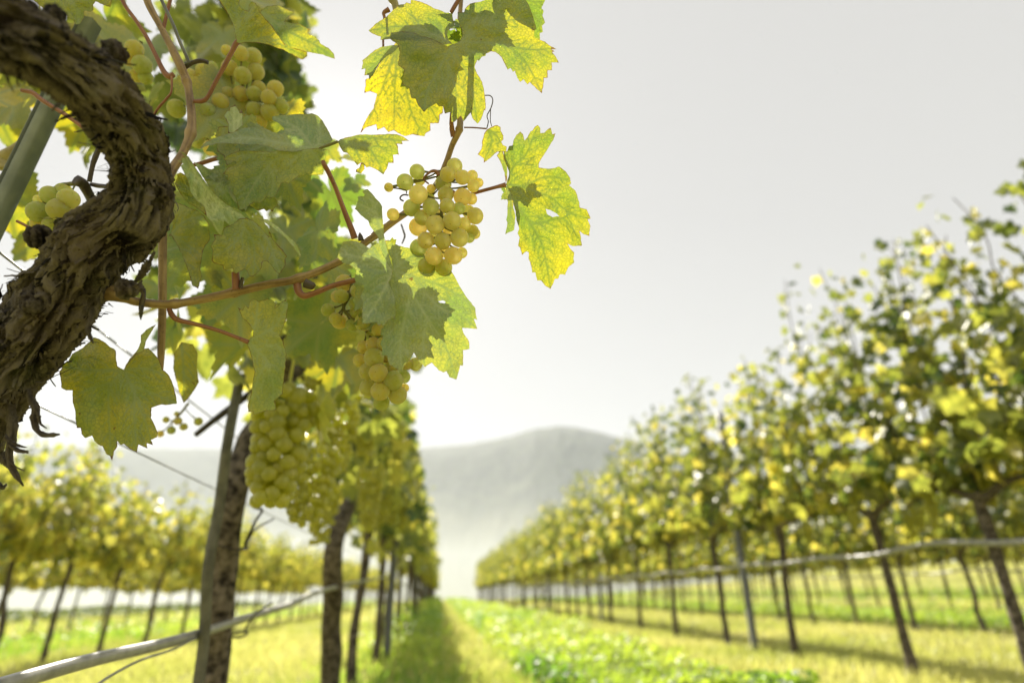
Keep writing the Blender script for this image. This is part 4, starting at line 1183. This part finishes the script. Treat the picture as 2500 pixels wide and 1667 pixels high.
leaf("grey green lobed leaf above the sun glint with a long pointed left lobe", [
    D(c='C', apex=(1280, 510), d0=.452, gx=.003, gy=-.02, tint=.12, under=.25, seed=10, wave=.003,
      pts=[(1280, 506), (1340, 495), (1440, 455), (1490, 415), (1470, 370), (1430, 290), (1380, 205), (1330, 150), (1260, 120), (1190, 130), (1100, 130), (980, 142), (830, 150), (830, 195), (900, 230), (950, 280), (958, 335), (900, 340), (830, 325), (760, 290), (690, 275), (580, 275), (500, 285), (440, 310), (390, 335), (330, 350), (220, 385), (110, 430), (30, 512), (130, 470), (220, 450), (400, 455), (600, 462), (720, 470), (830, 500), (900, 530), (1080, 540), (1200, 520)],
      veins=[[(1280, 510), (950, 450), (500, 390), (60, 495)], [(1280, 510), (1160, 350), (1080, 270), (850, 170)], [(1280, 510), (1350, 400), (1330, 160)]]),
    D(c='C', apex=(1240, 520), d0=.449, gx=-.002, gy=.004, tint=.2, under=.15, seed=11, wave=.004,
      pts=[(1280, 506), (1200, 512), (1080, 532), (885, 525), (840, 545), (700, 535), (560, 530), (460, 535), (380, 560), (330, 590), (292, 630), (370, 635), (425, 645), (438, 662), (410, 690), (340, 720), (285, 780), (345, 800), (340, 850), (380, 870), (345, 900), (345, 925), (405, 935), (395, 1000), (430, 1030), (450, 1110), (465, 1180), (500, 1175), (600, 1110), (640, 1085), (690, 1105), (740, 1070), (765, 1035), (815, 1055), (880, 990), (900, 950), (930, 880), (970, 878), (1010, 890), (1060, 850), (1120, 805), (1170, 800), (1190, 770), (1250, 792), (1380, 790), (1385, 740), (1390, 690), (1410, 640), (1410, 595), (1455, 575), (1445, 545), (1455, 525), (1400, 512), (1330, 500)],
      veins=[[(1240, 520), (1390, 690)], [(1240, 520), (1000, 570), (790, 690), (600, 950), (480, 1170)], [(790, 690), (835, 830), (820, 1040)], [(960, 570), (1020, 640), (1030, 700)], [(1240, 520), (700, 560), (330, 620)]])])
leaf("narrow dark leaf pointing right just above the sun glint", [
    D(c='C', apex=(1540, 432), d0=.457, gx=.003, gy=-.006, tint=.26, seed=12, bend=.001,
      pts=[(1540, 435), (1570, 405), (1640, 385), (1750, 358), (1850, 350), (2000, 352), (2100, 345), (2190, 350), (2260, 375), (2330, 425), (2245, 425), (2255, 460), (2190, 455), (2205, 490), (2215, 575), (2150, 575), (2155, 665), (2100, 660), (2080, 730), (2045, 790), (1960, 735), (1890, 705), (1860, 715), (1800, 660), (1755, 690), (1700, 610), (1650, 555), (1605, 545), (1570, 490), (1555, 450)],
      veins=[[(1540, 432), (1760, 380), (2000, 400), (2240, 420)], [(1540, 432), (1850, 480), (1960, 610), (2045, 785)], [(1720, 430), (1760, 560), (1800, 650)]]),
    D(c='C', apex=(1790, 680), d0=.47, tint=.5, seed=13, veins=[[(1800, 690), (1780, 770)]], pts=[(1800, 660), (1835, 690), (1838, 730), (1800, 780), (1740, 762), (1745, 735), (1780, 715)])])
leaf("folded leaf showing its pale silvery underside, right of the trunk", [
    D(c='D', apex=(560, 560), d0=.435, gx=.012, gy=.010, tint=.12, under=1., seed=14, veins=[[(250, 110), (400, 360), (620, 640), (900, 800)], [(520, 540), (480, 700), (640, 1000)], [(640, 660), (560, 800)], [(400, 360), (330, 480)]],
      pts=[(180, 40), (235, 65), (290, 110), (330, 170), (370, 240), (430, 320), (500, 420), (580, 530), (680, 620), (790, 700), (900, 770), (960, 830), (880, 850), (770, 920), (700, 850), (690, 950), (665, 1035), (615, 980), (560, 890), (500, 800), (470, 700), (430, 650), (380, 620), (310, 510), (290, 420), (250, 330), (190, 215), (225, 190), (150, 145), (210, 165), (200, 120), (255, 120)]),
    D(c='D', apex=(300, 500), d0=.440, gx=.010, gy=.006, tint=.30, seed=15, veins=[[(440, 660), (290, 480), (150, 400)]],
      pts=[(150, 310), (190, 290), (250, 320), (300, 410), (325, 500), (390, 610), (445, 650), (480, 705), (500, 800), (440, 740), (380, 700), (280, 640), (190, 535), (125, 420), (160, 340)]),
    D(c='D', apex=(905, 780), d0=.440, gx=.004, gy=-.008, tint=.33, seed=16, bend=.001,
      pts=[(770, 905), (880, 825), (960, 815), (1040, 850), (1150, 960), (1220, 1040), (1220, 960), (1260, 1060), (1380, 1190), (1430, 1270), (1410, 1280), (1410, 1370), (1390, 1400), (1340, 1470), (1290, 1430), (1230, 1350), (1190, 1315), (1150, 1320), (1130, 1400), (1090, 1450), (1030, 1500), (990, 1495), (960, 1420), (940, 1410), (870, 1450), (840, 1465), (815, 1450), (800, 1400), (720, 1425), (690, 1410), (685, 1370), (580, 1340), (555, 1310), (570, 1200), (545, 1140), (595, 1060), (580, 1010), (640, 1010), (668, 1030), (690, 975), (705, 930)],
      veins=[[(905, 780), (920, 930), (850, 1080), (620, 1250)], [(920, 930), (1030, 1090), (1050, 1300), (1030, 1490)], [(1000, 850), (1130, 950), (1220, 1100), (1280, 1270), (1340, 1460)]]),
    D(c='D', apex=(1100, 800), d0=.442, gx=.004, gy=.004, tint=.12, under=1., seed=17, veins=[[(1060, 800), (1330, 940), (1590, 1260)]],
      pts=[(1060, 800), (1200, 838), (1330, 918), (1430, 1018), (1510, 1088), (1560, 1160), (1595, 1250), (1580, 1280), (1540, 1215), (1490, 1140), (1420, 1062), (1330, 985), (1240, 915), (1150, 860)])])
leaf("dark shaded leaf behind the silvery fold", [
    D(c='D', apex=(345, 175), d0=.475, gx=.003, gy=.004, tint=.05, under=.15, seed=18, veins=[[(345, 175), (520, 330), (640, 470), (760, 600)], [(620, 460), (680, 320)], [(345, 175), (560, 270), (720, 330)]],
      pts=[(345, 172), (440, 200), (530, 250), (640, 270), (690, 310), (740, 350), (760, 450), (750, 520), (790, 590), (850, 660), (860, 720), (760, 680), (620, 580), (520, 450), (430, 310)])])
leaf("ragged pale leaf tip below the lobed leaf by the sun", [
    D(c='D', apex=(1000, 620), d0=.50, tint=.42, under=.2, seed=19, veins=[[(950, 580), (1250, 680)]], pts=[(940, 600), (1020, 540), (1120, 560), (1290, 575), (1325, 680), (1290, 690), (1260, 745), (1230, 720), (1190, 742), (1160, 715), (1100, 735), (1000, 680)])])
leaf("large flat grey green leaf at the centre with pale veins and a twisted left lobe", [
    D(c='E', apex=(497, 695), d0=.452, gx=-.012, gy=.004, tint=.06, under=.7, seed=20, veins=[[(497, 695), (440, 540), (400, 350), (330, 100)], [(420, 420), (350, 250), (240, 180)]],
      pts=[(265, 85), (285, 72), (305, 68), (350, 115), (395, 165), (418, 205), (420, 280), (430, 380), (440, 470), (465, 560), (490, 640), (498, 700), (460, 640), (420, 570), (390, 490), (385, 430), (345, 380), (320, 345), (310, 310), (255, 270), (205, 220), (225, 180), (235, 150), (228, 130), (245, 120), (275, 125), (285, 110)]),
    D(c='E', apex=(497, 695), d0=.446, gx=.006, gy=-.006, tint=.10, under=.55, seed=21, veins=[[(497, 695), (460, 780), (380, 930), (270, 1090)], [(497, 695), (400, 620), (250, 590), (90, 560)], [(400, 620), (300, 520), (200, 470)]],
      pts=[(498, 690), (490, 750), (465, 780), (500, 860), (515, 900), (520, 1000), (515, 1070), (495, 1050), (460, 1075), (430, 1115), (410, 1100), (385, 1110), (375, 1085), (265, 1098), (265, 1020), (272, 930), (250, 890), (280, 830), (275, 800), (215, 780), (205, 750), (220, 690), (170, 650), (110, 630), (75, 590), (100, 510), (120, 470), (190, 462), (260, 480), (320, 525), (340, 500), (318, 470), (390, 485), (420, 560), (460, 630)]),
    D(c='E', apex=(500, 690), d0=.455, gx=.002, gy=-.007, tint=.14, under=.40, seed=22, bend=.0006, hole=[(845, 925), (880, 918), (903, 930), (895, 943), (860, 938)],
      pts=[(498, 695), (490, 600), (470, 570), (440, 470), (440, 455), (520, 490), (580, 510), (640, 520), (720, 560), (800, 600), (880, 640), (950, 700), (1000, 790), (1060, 890), (1130, 980), (1145, 1070), (1120, 1060), (1145, 1138), (1030, 1130), (1040, 1170), (1080, 1230), (1085, 1290), (1035, 1300), (1035, 1420), (1015, 1415), (985, 1525), (930, 1505), (910, 1460), (885, 1470), (850, 1455), (830, 1430), (795, 1395), (745, 1430), (700, 1390), (660, 1320), (610, 1390), (570, 1455), (520, 1440), (470, 1405), (455, 1345), (415, 1340), (415, 1270), (400, 1255), (425, 1190), (405, 1180), (410, 1140), (440, 1110), (465, 1060), (490, 900), (480, 760)],
      veins=[[(500, 690), (545, 650), (650, 585), (760, 590)], [(545, 650), (520, 540)], [(500, 690), (690, 750), (850, 800), (1010, 890), (1140, 1000)], [(500, 690), (630, 850), (770, 1070), (900, 1270), (985, 1520)], [(640, 870), (590, 1050), (555, 1260), (565, 1450)], [(770, 1070), (735, 1190), (735, 1410)], [(690, 770), (850, 970), (1000, 1030), (1140, 1130)]])])
leaf("upright green leaf with narrow waist hanging below the main cane", [
    D(c='H', apex=(1655, 535), d0=.452, gx=.008, gy=.003, tint=.26, under=.25, seed=23, bend=.001,
      pts=[(1570, 245), (1610, 265), (1635, 225), (1660, 250), (1670, 200), (1700, 172), (1750, 195), (1820, 172), (1870, 185), (1895, 215), (1885, 255), (1930, 210), (1975, 178), (2000, 215), (1985, 330), (1960, 400), (1925, 480), (1960, 540), (1985, 640), (1975, 760), (1965, 840), (1955, 980), (1880, 1040), (1900, 1115), (1870, 1120), (1790, 1130), (1710, 1155), (1700, 1130), (1660, 1135), (1655, 1080), (1690, 930), (1715, 790), (1690, 680), (1650, 560), (1655, 525), (1700, 490), (1705, 440), (1650, 370), (1600, 320)],
      veins=[[(1655, 535), (1740, 620), (1820, 710), (1870, 900), (1870, 1040)], [(1740, 610), (1880, 570), (1980, 620)], [(1655, 535), (1750, 490), (1890, 400), (1990, 220)], [(1680, 510), (1720, 400), (1740, 190)], [(1820, 710), (1740, 850), (1680, 1100)]])])
leaf("large yellow green leaf with toothed edge below the trunk at left", [
    D(c='H', apex=(600, 775), d0=.455, gx=.002, gy=-.010, tint=.36, seed=24, bend=.0015,
      pts=[(600, 775), (545, 745), (535, 680), (530, 610), (500, 590), (480, 580), (445, 545), (420, 530), (380, 510), (340, 500), (310, 540), (250, 590), (160, 640), (130, 700), (60, 730), (75, 760), (50, 790), (65, 870), (70, 930), (110, 950), (165, 950), (165, 1040), (185, 1120), (190, 1200), (200, 1270), (235, 1270), (240, 1320), (270, 1355), (330, 1335), (360, 1390), (400, 1420), (420, 1425), (450, 1490), (480, 1505), (500, 1545), (515, 1470), (545, 1430), (545, 1380), (575, 1415), (600, 1405), (650, 1450), (710, 1480), (725, 1410), (800, 1445), (795, 1400), (850, 1415), (830, 1370), (880, 1350), (890, 1310), (860, 1240), (830, 1180), (835, 1100), (920, 1070), (960, 1075), (1050, 1065), (1045, 1000), (1030, 940), (990, 830), (930, 770), (900, 690), (860, 640), (810, 590), (760, 600), (720, 640), (660, 690), (620, 740)],
      veins=[[(600, 775), (500, 890), (470, 1020), (490, 1530)], [(600, 775), (690, 980), (760, 1150), (840, 1400)], [(600, 775), (660, 900), (880, 990), (1045, 1060)], [(600, 775), (300, 780), (80, 750)], [(600, 775), (800, 770), (980, 840)], [(500, 890), (300, 940), (170, 1010)], [(690, 980), (690, 1200), (710, 1470)]]),
    D(c='H', apex=(600, 775), d0=.453, gx=-.006, gy=.010, tint=.2, under=.8, seed=25, veins=[[(600, 775), (720, 590), (870, 395)]],
      pts=[(600, 775), (650, 680), (720, 600), (745, 540), (745, 480), (800, 430), (875, 390), (845, 440), (790, 530), (770, 620), (720, 640), (650, 710)])])
leaf("drooping leaf with a long tip over the upper grape bunch", [
    D(c='I', apex=(935, 490), d0=.475, gx=.004, gy=.006, tint=.34, seed=26,
      pts=[(930, 487), (960, 500), (1040, 488), (1130, 490), (1270, 510), (1480, 580), (1600, 650), (1690, 685), (1740, 650), (1740, 600), (1640, 570), (1550, 550), (1480, 510), (1420, 430), (1350, 320), (1260, 220), (1190, 130), (1150, 40), (1105, 20), (1070, 60), (1070, 130), (1020, 120), (980, 95), (960, 60), (960, -40), (700, -40), (760, 60), (850, 200), (900, 330), (920, 430)],
      veins=[[(935, 490), (1130, 470), (1280, 430), (1450, 520), (1700, 640)], [(935, 490), (890, 300), (820, 100), (760, -20)], [(935, 490), (1030, 300), (1100, 40)], [(935, 490), (950, 300), (900, -20)]])])
leaf("dark mottled leaf beside the upper grape bunch, tip pointing right", [
    D(c='I', apex=(1230, 150), d0=.53, gx=.002, gy=-.004, tint=.2, seed=27,
      pts=[(1200, 130), (1280, 70), (1400, 60), (1480, 100), (1600, 150), (1500, 220), (1480, 250), (1640, 270), (1740, 330), (1790, 340), (1740, 380), (1820, 420), (1880, 470), (1890, 500), (1980, 550), (2040, 610), (2060, 680), (1940, 640), (1740, 600), (1560, 560), (1420, 480), (1340, 380), (1250, 260)],
      veins=[[(1230, 150), (1500, 350), (1800, 500), (2050, 670)], [(1400, 280), (1700, 320)]])])
leaf("bright yellow green leaf at the top left above the trunk", [
    D(c='J', apex=(700, -100), d0=.44, gx=.003, gy=.0, tint=.36, seed=28,
      pts=[(330, -60), (380, 0), (440, 50), (520, 110), (600, 110), (700, 140), (790, 200), (850, 240), (880, 290), (930, 280), (980, 200), (970, 150), (985, 125), (1050, 140), (1085, 120), (1080, 60), (1110, 20), (1180, 50), (1280, 85), (1295, -20), (1290, -80), (700, -150)],
      veins=[[(700, -100), (720, 100)], [(700, -100), (900, 120), (900, 280)], [(700, -100), (1050, 30), (1270, 80)]])])
leaf("blurred yellow green leaf between the trunk and the silvery fold", [
    D(c='D', apex=(80, 1010), d0=.54, gx=.0, gy=.0, tint=.36, seed=29, veins=[[(80, 1010), (260, 850), (480, 800)], [(80, 1010), (300, 1150), (420, 1240)], [(80, 1010), (200, 1200), (330, 1560)]],
      pts=[(80, 1010), (110, 900), (90, 760), (100, 640), (180, 650), (270, 690), (380, 730), (470, 800), (520, 900), (530, 1000), (530, 1080), (470, 1160), (440, 1260), (420, 1400), (440, 1500), (400, 1640), (330, 1600), (280, 1420), (200, 1220), (110, 1060)])])
leaf("blurred yellow leaf below the cane stub", [
    D(c='H', apex=(1080, 900), d0=.60, tint=.46, seed=30, veins=[[(1090, 560), (1110, 800), (1110, 1050)]], pts=[(1090, 540), (1190, 560), (1230, 640), (1220, 760), (1240, 880), (1180, 980), (1110, 1060), (1070, 960), (1020, 760), (1030, 640)])])
leaf("pale folded leaf end below the upper grape bunch", [
    D(c='I', apex=(900, 1350), d0=.475, tint=.3, under=1., seed=31, veins=[[(900, 1520), (900, 1220)], [(940, 1500), (970, 1260)]], pts=[(830, 1530), (835, 1430), (785, 1330), (820, 1270), (850, 1275), (850, 1230), (890, 1220), (910, 1200), (945, 1250), (965, 1300), (985, 1245), (1000, 1300), (1005, 1440), (960, 1470), (900, 1530)])])
for sd, sh, lab in ((32, 0, None),):
    leaf(lab, [D(c='C', apex=(240, 300), d0=.49, tint=.4, under=.15, seed=sd, veins=[[(300, 300), (250, 500)]], pts=[(240, 270), (420, 262), (470, 330), (480, 480), (440, 620), (330, 690), (300, 580), (230, 540), (225, 470), (260, 400), (200, 370)])])

# leaves behind, out of focus: they shade the sharp ones and close the canopy
gl = np.random.default_rng(91)
def soft_leaf(P, S, tint, normal=None, tipdir=None):
    """one whole leaf of this vine at the point P, S metres wide"""
    p, tr = TPL[True]
    t = np.array(tipdir if tipdir is not None else gl.normal(size=3) * .5 + [0, 0, -.9]); t = t / np.linalg.norm(t)
    nn = np.array(normal if normal is not None else gl.normal(size=3) * [1, 1, .6] + [0, 0, .25]); nn = nn - t * (nn @ t); nn = nn / np.linalg.norm(nn)
    b = np.cross(t, nn)
    x, y = p[:, 0], p[:, 1]
    z = -gl.uniform(-.1, .5) * np.abs(x) + gl.uniform(-.4, .4) * y * y + .05 * np.sin(x * 14 + gl.uniform(0, 6)) * (np.abs(y) + .2)
    V = np.asarray(P) + S * (x[:, None] * b + y[:, None] * t + z[:, None] * nn)
    m = (len(p) - 1) // 2
    vein = np.exp(-(np.minimum(np.abs(x), np.abs(np.abs(x) - .9 * np.abs(y))) / .03) ** 2); edge = np.concatenate([np.zeros(1 + m), np.ones(m)]) * .5
    return obj("leaf", V, tr, M_LEAF, HERO, attrs={"vein": vein, "tint": np.full(len(p), tint), "under": np.zeros(len(p)), "edge": edge})
def scatter(n, box, dlo, dhi, size=(.085, .125), tint=(.38, .16), tries=4000, sep=.045):
    made, pts = 0, []
    for _ in range(tries):
        if made >= n: break
        sx, sy = gl.uniform(box[0], box[2]), gl.uniform(box[1], box[3]); d = gl.uniform(dlo, dhi)
        P = at(sx, sy, d); S = gl.uniform(*size)
        ok, *_ = clear(P[None], np.array([S]))
        if not ok[0] or any(np.linalg.norm(P - q) < sep for q in pts): continue
        pts.append(P)
        soft_leaf(P, S, float(np.clip(gl.normal(*tint), 0, 1)), normal=gl.normal(size=3) * .6 + SUN * (1 if gl.random() < .5 else -1))
        made += 1
scatter(24, (-20, -20, 780, 330), .56, .95, tint=(.46, .16))
scatter(9, (-30, 180, 120, 720), .66, .85, tint=(.55, .12))
scatter(20, (390, 330, 900, 900), .56, .95, tint=(.34, .14))
scatter(4, (385, 540, 720, 880), .58, .85, size=(.07, .105), tint=(.3, .14))
# leaves just behind the sharp ones on the sunward side; their shadows darken them
def shade(sx, sy, d, S, tint=.2):
    soft_leaf(at(sx, sy, d), S, tint, normal=SUN + gl.normal(size=3) * .15, tipdir=np.array([.2, .1, -1.0]) + gl.normal(size=3) * .3)
shade(1070, 120, .495, .062); shade(1030, 165, .50, .055); shade(1120, 70, .50, .05)
shade(930, 640, .50, .06); shade(905, 700, .49, .06); shade(960, 760, .495, .07); shade(1010, 720, .51, .05); shade(980, 690, .53, .06)
shade(1160, 92, .50, .06); shade(1185, 60, .505, .04)
shade(1252, 470, .50, .03)
shade(600, 420, .50, .07); shade(660, 350, .50, .06); shade(700, 430, .50, .06); shade(580, 330, .51, .06)

for sx, sy, dd, S_, tn in ((722, 412, .70, .080, .05), (866, 440, .72, .045, .1), (806, 466, .74, .10, .05), (852, 382, .73, .03, .6), (792, 356, .74, .06, .3), (700, 560, .72, .10, .3), (770, 600, .80, .11, .1)):
    soft_leaf(at(sx, sy, dd), S_, tn, normal=-FWD + gl.normal(size=3) * .3, tipdir=np.array([.3, 0, -1.0]) + gl.normal(size=3) * .3)

# ---- grape bunches: every berry of the sharp ones where the photograph has it
BERRY = make_mesh("grape", ICO3[0], ICO3[1], M_GRAPE)
def grapes(c, berries, d, stem, label, step=.013, drop=None):
    """berries: (x, y, radius, layer). The bunch is its stalks; each berry a part of it"""
    s = CROPS[c][2]
    xy = cr(c, [(b[0], b[1]) for b in berries])
    dep = np.array([d + b[3] * step for b in berries]); P = at_many(xy, dep)
    R = np.array([b[2] for b in berries]) / s * dep / F
    sp = cr(c, [(p[0], p[1]) for p in stem]); ax = at_many(sp, np.array([d + p[2] * step for p in stem]))
    parts = [tube(ax, np.linspace(.0019, .0010, len(ax)), 8, 30, .2, 3)]
    fine = spline(ax, 40)
    for p, r in zip(P, R):
        k = int(np.argmin(np.linalg.norm(fine - p, axis=1) + .010 * (fine[:, 2] < p[2] - .004)))
        k = max(0, k - 3)
        q = p + (fine[k] - p) / (np.linalg.norm(fine[k] - p) + 1e-9) * r * .95
        parts.append(tube([fine[k], (fine[k] * .5 + q * .5) + [0, 0, -.001], q], [.0008, .0007, .0011], 6, 8))
    v, f = join(parts)
    o = obj("grape_bunch", v, f, M_STEM, HERO, attrs={"h": np.full(len(v), .5)})
    o['label'] = label
    for p, r in zip(P, R):
        e = gl.uniform(.96, 1.05)
        ref("grape", BERRY, o, p, (r, r, r * e), tuple(gl.uniform(0, 6.28, 3)))
    return o
grapes('F', [(497, 200, 95, 0), (348, 330, 105, 0), (147, 393, 57, 0), (200, 727, 76, -.3), (512, 478, 118, -1), (430, 645, 108, -.3), (667, 632, 104, -.8), (560, 765, 100, -.2), (510, 880, 115, .6), (720, 853, 118, -1),
             (928, 806, 115, -1), (875, 235, 97, -.5), (960, 130, 98, .5), (1058, 270, 92, -.2), (1178, 250, 70, .8), (1260, 335, 58, 1), (1192, 378, 77, 0), (820, 345, 105, .7), (850, 480, 100, 0), (1058, 512, 110, 0),
             (1165, 535, 75, 1), (868, 622, 95, -.7), (1010, 655, 80, -.2), (1213, 745, 105, .2), (1130, 690, 80, 1.2), (1080, 840, 80, 0), (1180, 930, 80, .9), (1205, 960, 72, 1.5), (1140, 1010, 70, .8), (605, 1047, 105, -.6),
             (815, 1055, 105, -.9), (1020, 1015, 118, -.7), (515, 1140, 108, .2), (705, 1240, 112, -.9), (945, 1235, 110, -.9), (1050, 1200, 70, .7), (610, 1370, 108, -.2), (825, 1380, 107, -.2), (668, 410, 55, .9), (525, 300, 75, 1.2),
             (655, 520, 62, 1.2), (760, 740, 85, 1.2), (900, 930, 85, 1.1), (700, 1010, 80, 1.0), (830, 1180, 80, .6)],
       .462, [(740, 190, 1), (760, 300, 1), (800, 460, .8), (800, 700, .5), (790, 900, .4), (780, 1150, .2), (740, 1330, 0)], "sharp sunlit bunch of pale yellow grapes at the centre")
px_tube("F", [(760, 250, 26), (745, 205, 24), (690, 190, 18), (630, 225, 14), (580, 290, 12), (640, 350, 10)], .468, M_PET, "tendril")
grapes('G', [(315, 185, 97, 1), (283, 328, 80, 0), (240, 330, 70, .9), (465, 270, 85, 0), (140, 480, 75, .3), (220, 575, 70, 0), (265, 600, 90, 1), (440, 400, 75, .2), (450, 500, 75, .6), (405, 640, 75, .8), (530, 610, 100, 0),
             (680, 690, 75, 0), (600, 740, 60, .8), (530, 880, 75, .9), (640, 860, 90, 0), (735, 850, 75, -.2), (490, 1030, 78, .7), (640, 1000, 110, -.5), (570, 1150, 95, 0), (690, 1165, 105, -.8), (850, 1250, 110, -.5), (580, 1330, 95, .5),
             (710, 1365, 105, -.7), (722, 1490, 90, .4), (900, 1405, 105, -.1), (970, 1210, 70, .8), (975, 1330, 50, 1), (1000, 1070, 65, .6), (1095, 1070, 75, .9), (850, 1080, 75, .3), (780, 980, 80, .6)],
       .492, [(420, 60, 1), (380, 300, .6), (310, 470, .4), (480, 620, .6), (620, 800, .5), (720, 1050, .4), (780, 1400, .3)], "shaded bunch of green grapes hanging behind the large central leaf")
grapes('I', [(815, 580, 60, 1), (980, 615, 85, 0), (1120, 650, 95, .8), (1150, 830, 95, .9), (1000, 870, 95, 0), (850, 780, 90, .3), (830, 890, 90, .9), (400, 880, 85, .3), (545, 810, 82, .4), (650, 770, 60, 1), (640, 940, 90, .2),
             (480, 1040, 95, -.4), (240, 1250, 105, -.9), (740, 1175, 100, -.4), (600, 1295, 105, -.8), (830, 1080, 80, .2), (980, 1080, 90, .3), (1130, 1080, 85, .2), (1185, 1010, 80, .9), (1375, 1020, 95, .4), (1300, 1125, 88, 0), (1440, 1220, 85, .5),
             (1130, 1260, 90, .2), (1310, 1290, 100, .3), (1060, 1360, 80, .6), (1190, 1400, 90, .5), (690, 1400, 90, .5), (800, 1330, 90, .7), (560, 1500, 90, .6), (700, 1560, 90, .5), (880, 1480, 90, .8), (480, 1620, 85, .7), (640, 1700, 90, .6)],
       .575, [(440, 1165, -1), (620, 1150, 0), (800, 1200, .5), (1000, 1150, .8), (1200, 1150, .7)], "upper bunch of grapes glowing yellow on its right edge", .016)
grapes('K', [(380, 400, 105, 0), (500, 230, 90, .3), (590, 380, 110, -.2), (690, 270, 100, 0), (640, 190, 80, .7), (400, 520, 82, .5), (520, 530, 82, .2), (700, 400, 80, .8), (390, 280, 50, 1)],
       .465, [(760, 120, .5), (600, 140, .8), (450, 260, .8), (480, 420, .8)], "small green bunch behind the bend of the trunk")
grapes('J', [(1560, 570, 100, 0), (1650, 760, 110, 0), (1500, 680, 85, .5), (1690, 900, 80, .4), (1590, 880, 80, .8)], .58, [(1640, 480, .4), (1600, 650, .6), (1640, 850, .6)], "dark green berries behind the top of the trunk")
grapes('H', [(910, 1320, 30, 0), (1005, 1290, 35, 0), (1060, 1210, 34, 0), (1110, 1260, 32, 0), (1235, 1215, 36, 0), (960, 1200, 28, .5), (1050, 1150, 22, .6)], .80, [(1150, 1060, 0), (1080, 1150, 0), (1000, 1230, 0)], "few small blurred berries below the toothed leaf")

# the steel stake behind the old trunk
def hero_stake():
    a, b = at(219, 52, .60), at(-20, 545, .545)
    ax = (b - a) / np.linalg.norm(b - a); e = a + ax * ((a[2] + .05) / -ax[2])
    root = thing("stake", "grey steel channel stake leaning behind the bend of the old trunk", "stake", (e[0], e[1], 0), None)
    side = np.cross(ax, FWD); side /= np.linalg.norm(side); fr = np.cross(side, ax); fr /= np.linalg.norm(fr)
    if fr @ FWD > 0: fr = -fr
    if side @ RGT < 0: side = -side
    w = .0158
    def prism(prof, name, m):
        n = len(prof); v = [a + side * x * w + fr * y * w for x, y in prof] + [e + side * x * w + fr * y * w for x, y in prof]
        f = [(k, (k + 1) % n, n + (k + 1) % n, n + k) for k in range(n)] + [tuple(range(n)), tuple(range(n, 2 * n))[::-1]]
        obj(name, v, f, m, root, smooth=False)
    prism([(-.22, .38), (-.17, .43), (.40, .46), (.47, .42), (.5, .34), (.5, -.5), (-.22, -.5)], "profile", M_CHANNEL)
    prism([(-.43, .16), (-.225, .16), (-.225, -.49), (-.43, -.49)], "groove", M_GROOVE)
    prism([(-.50, .36), (-.435, .40), (-.435, -.5), (-.50, -.5)], "flange", M_CHANNEL)
hero_stake()
strut("tie_wire", "dark twisted wire hanging down in front of the leaves at top left", "wire", [at(385, -30, .47), at(394, 0, .47), at(421, 57, .475), at(440, 105, .48), at(459, 149, .485), at(452, 156, .485)], .0013, M_WIRE, seg=6)
SC['made'] = 1
del SC['made']
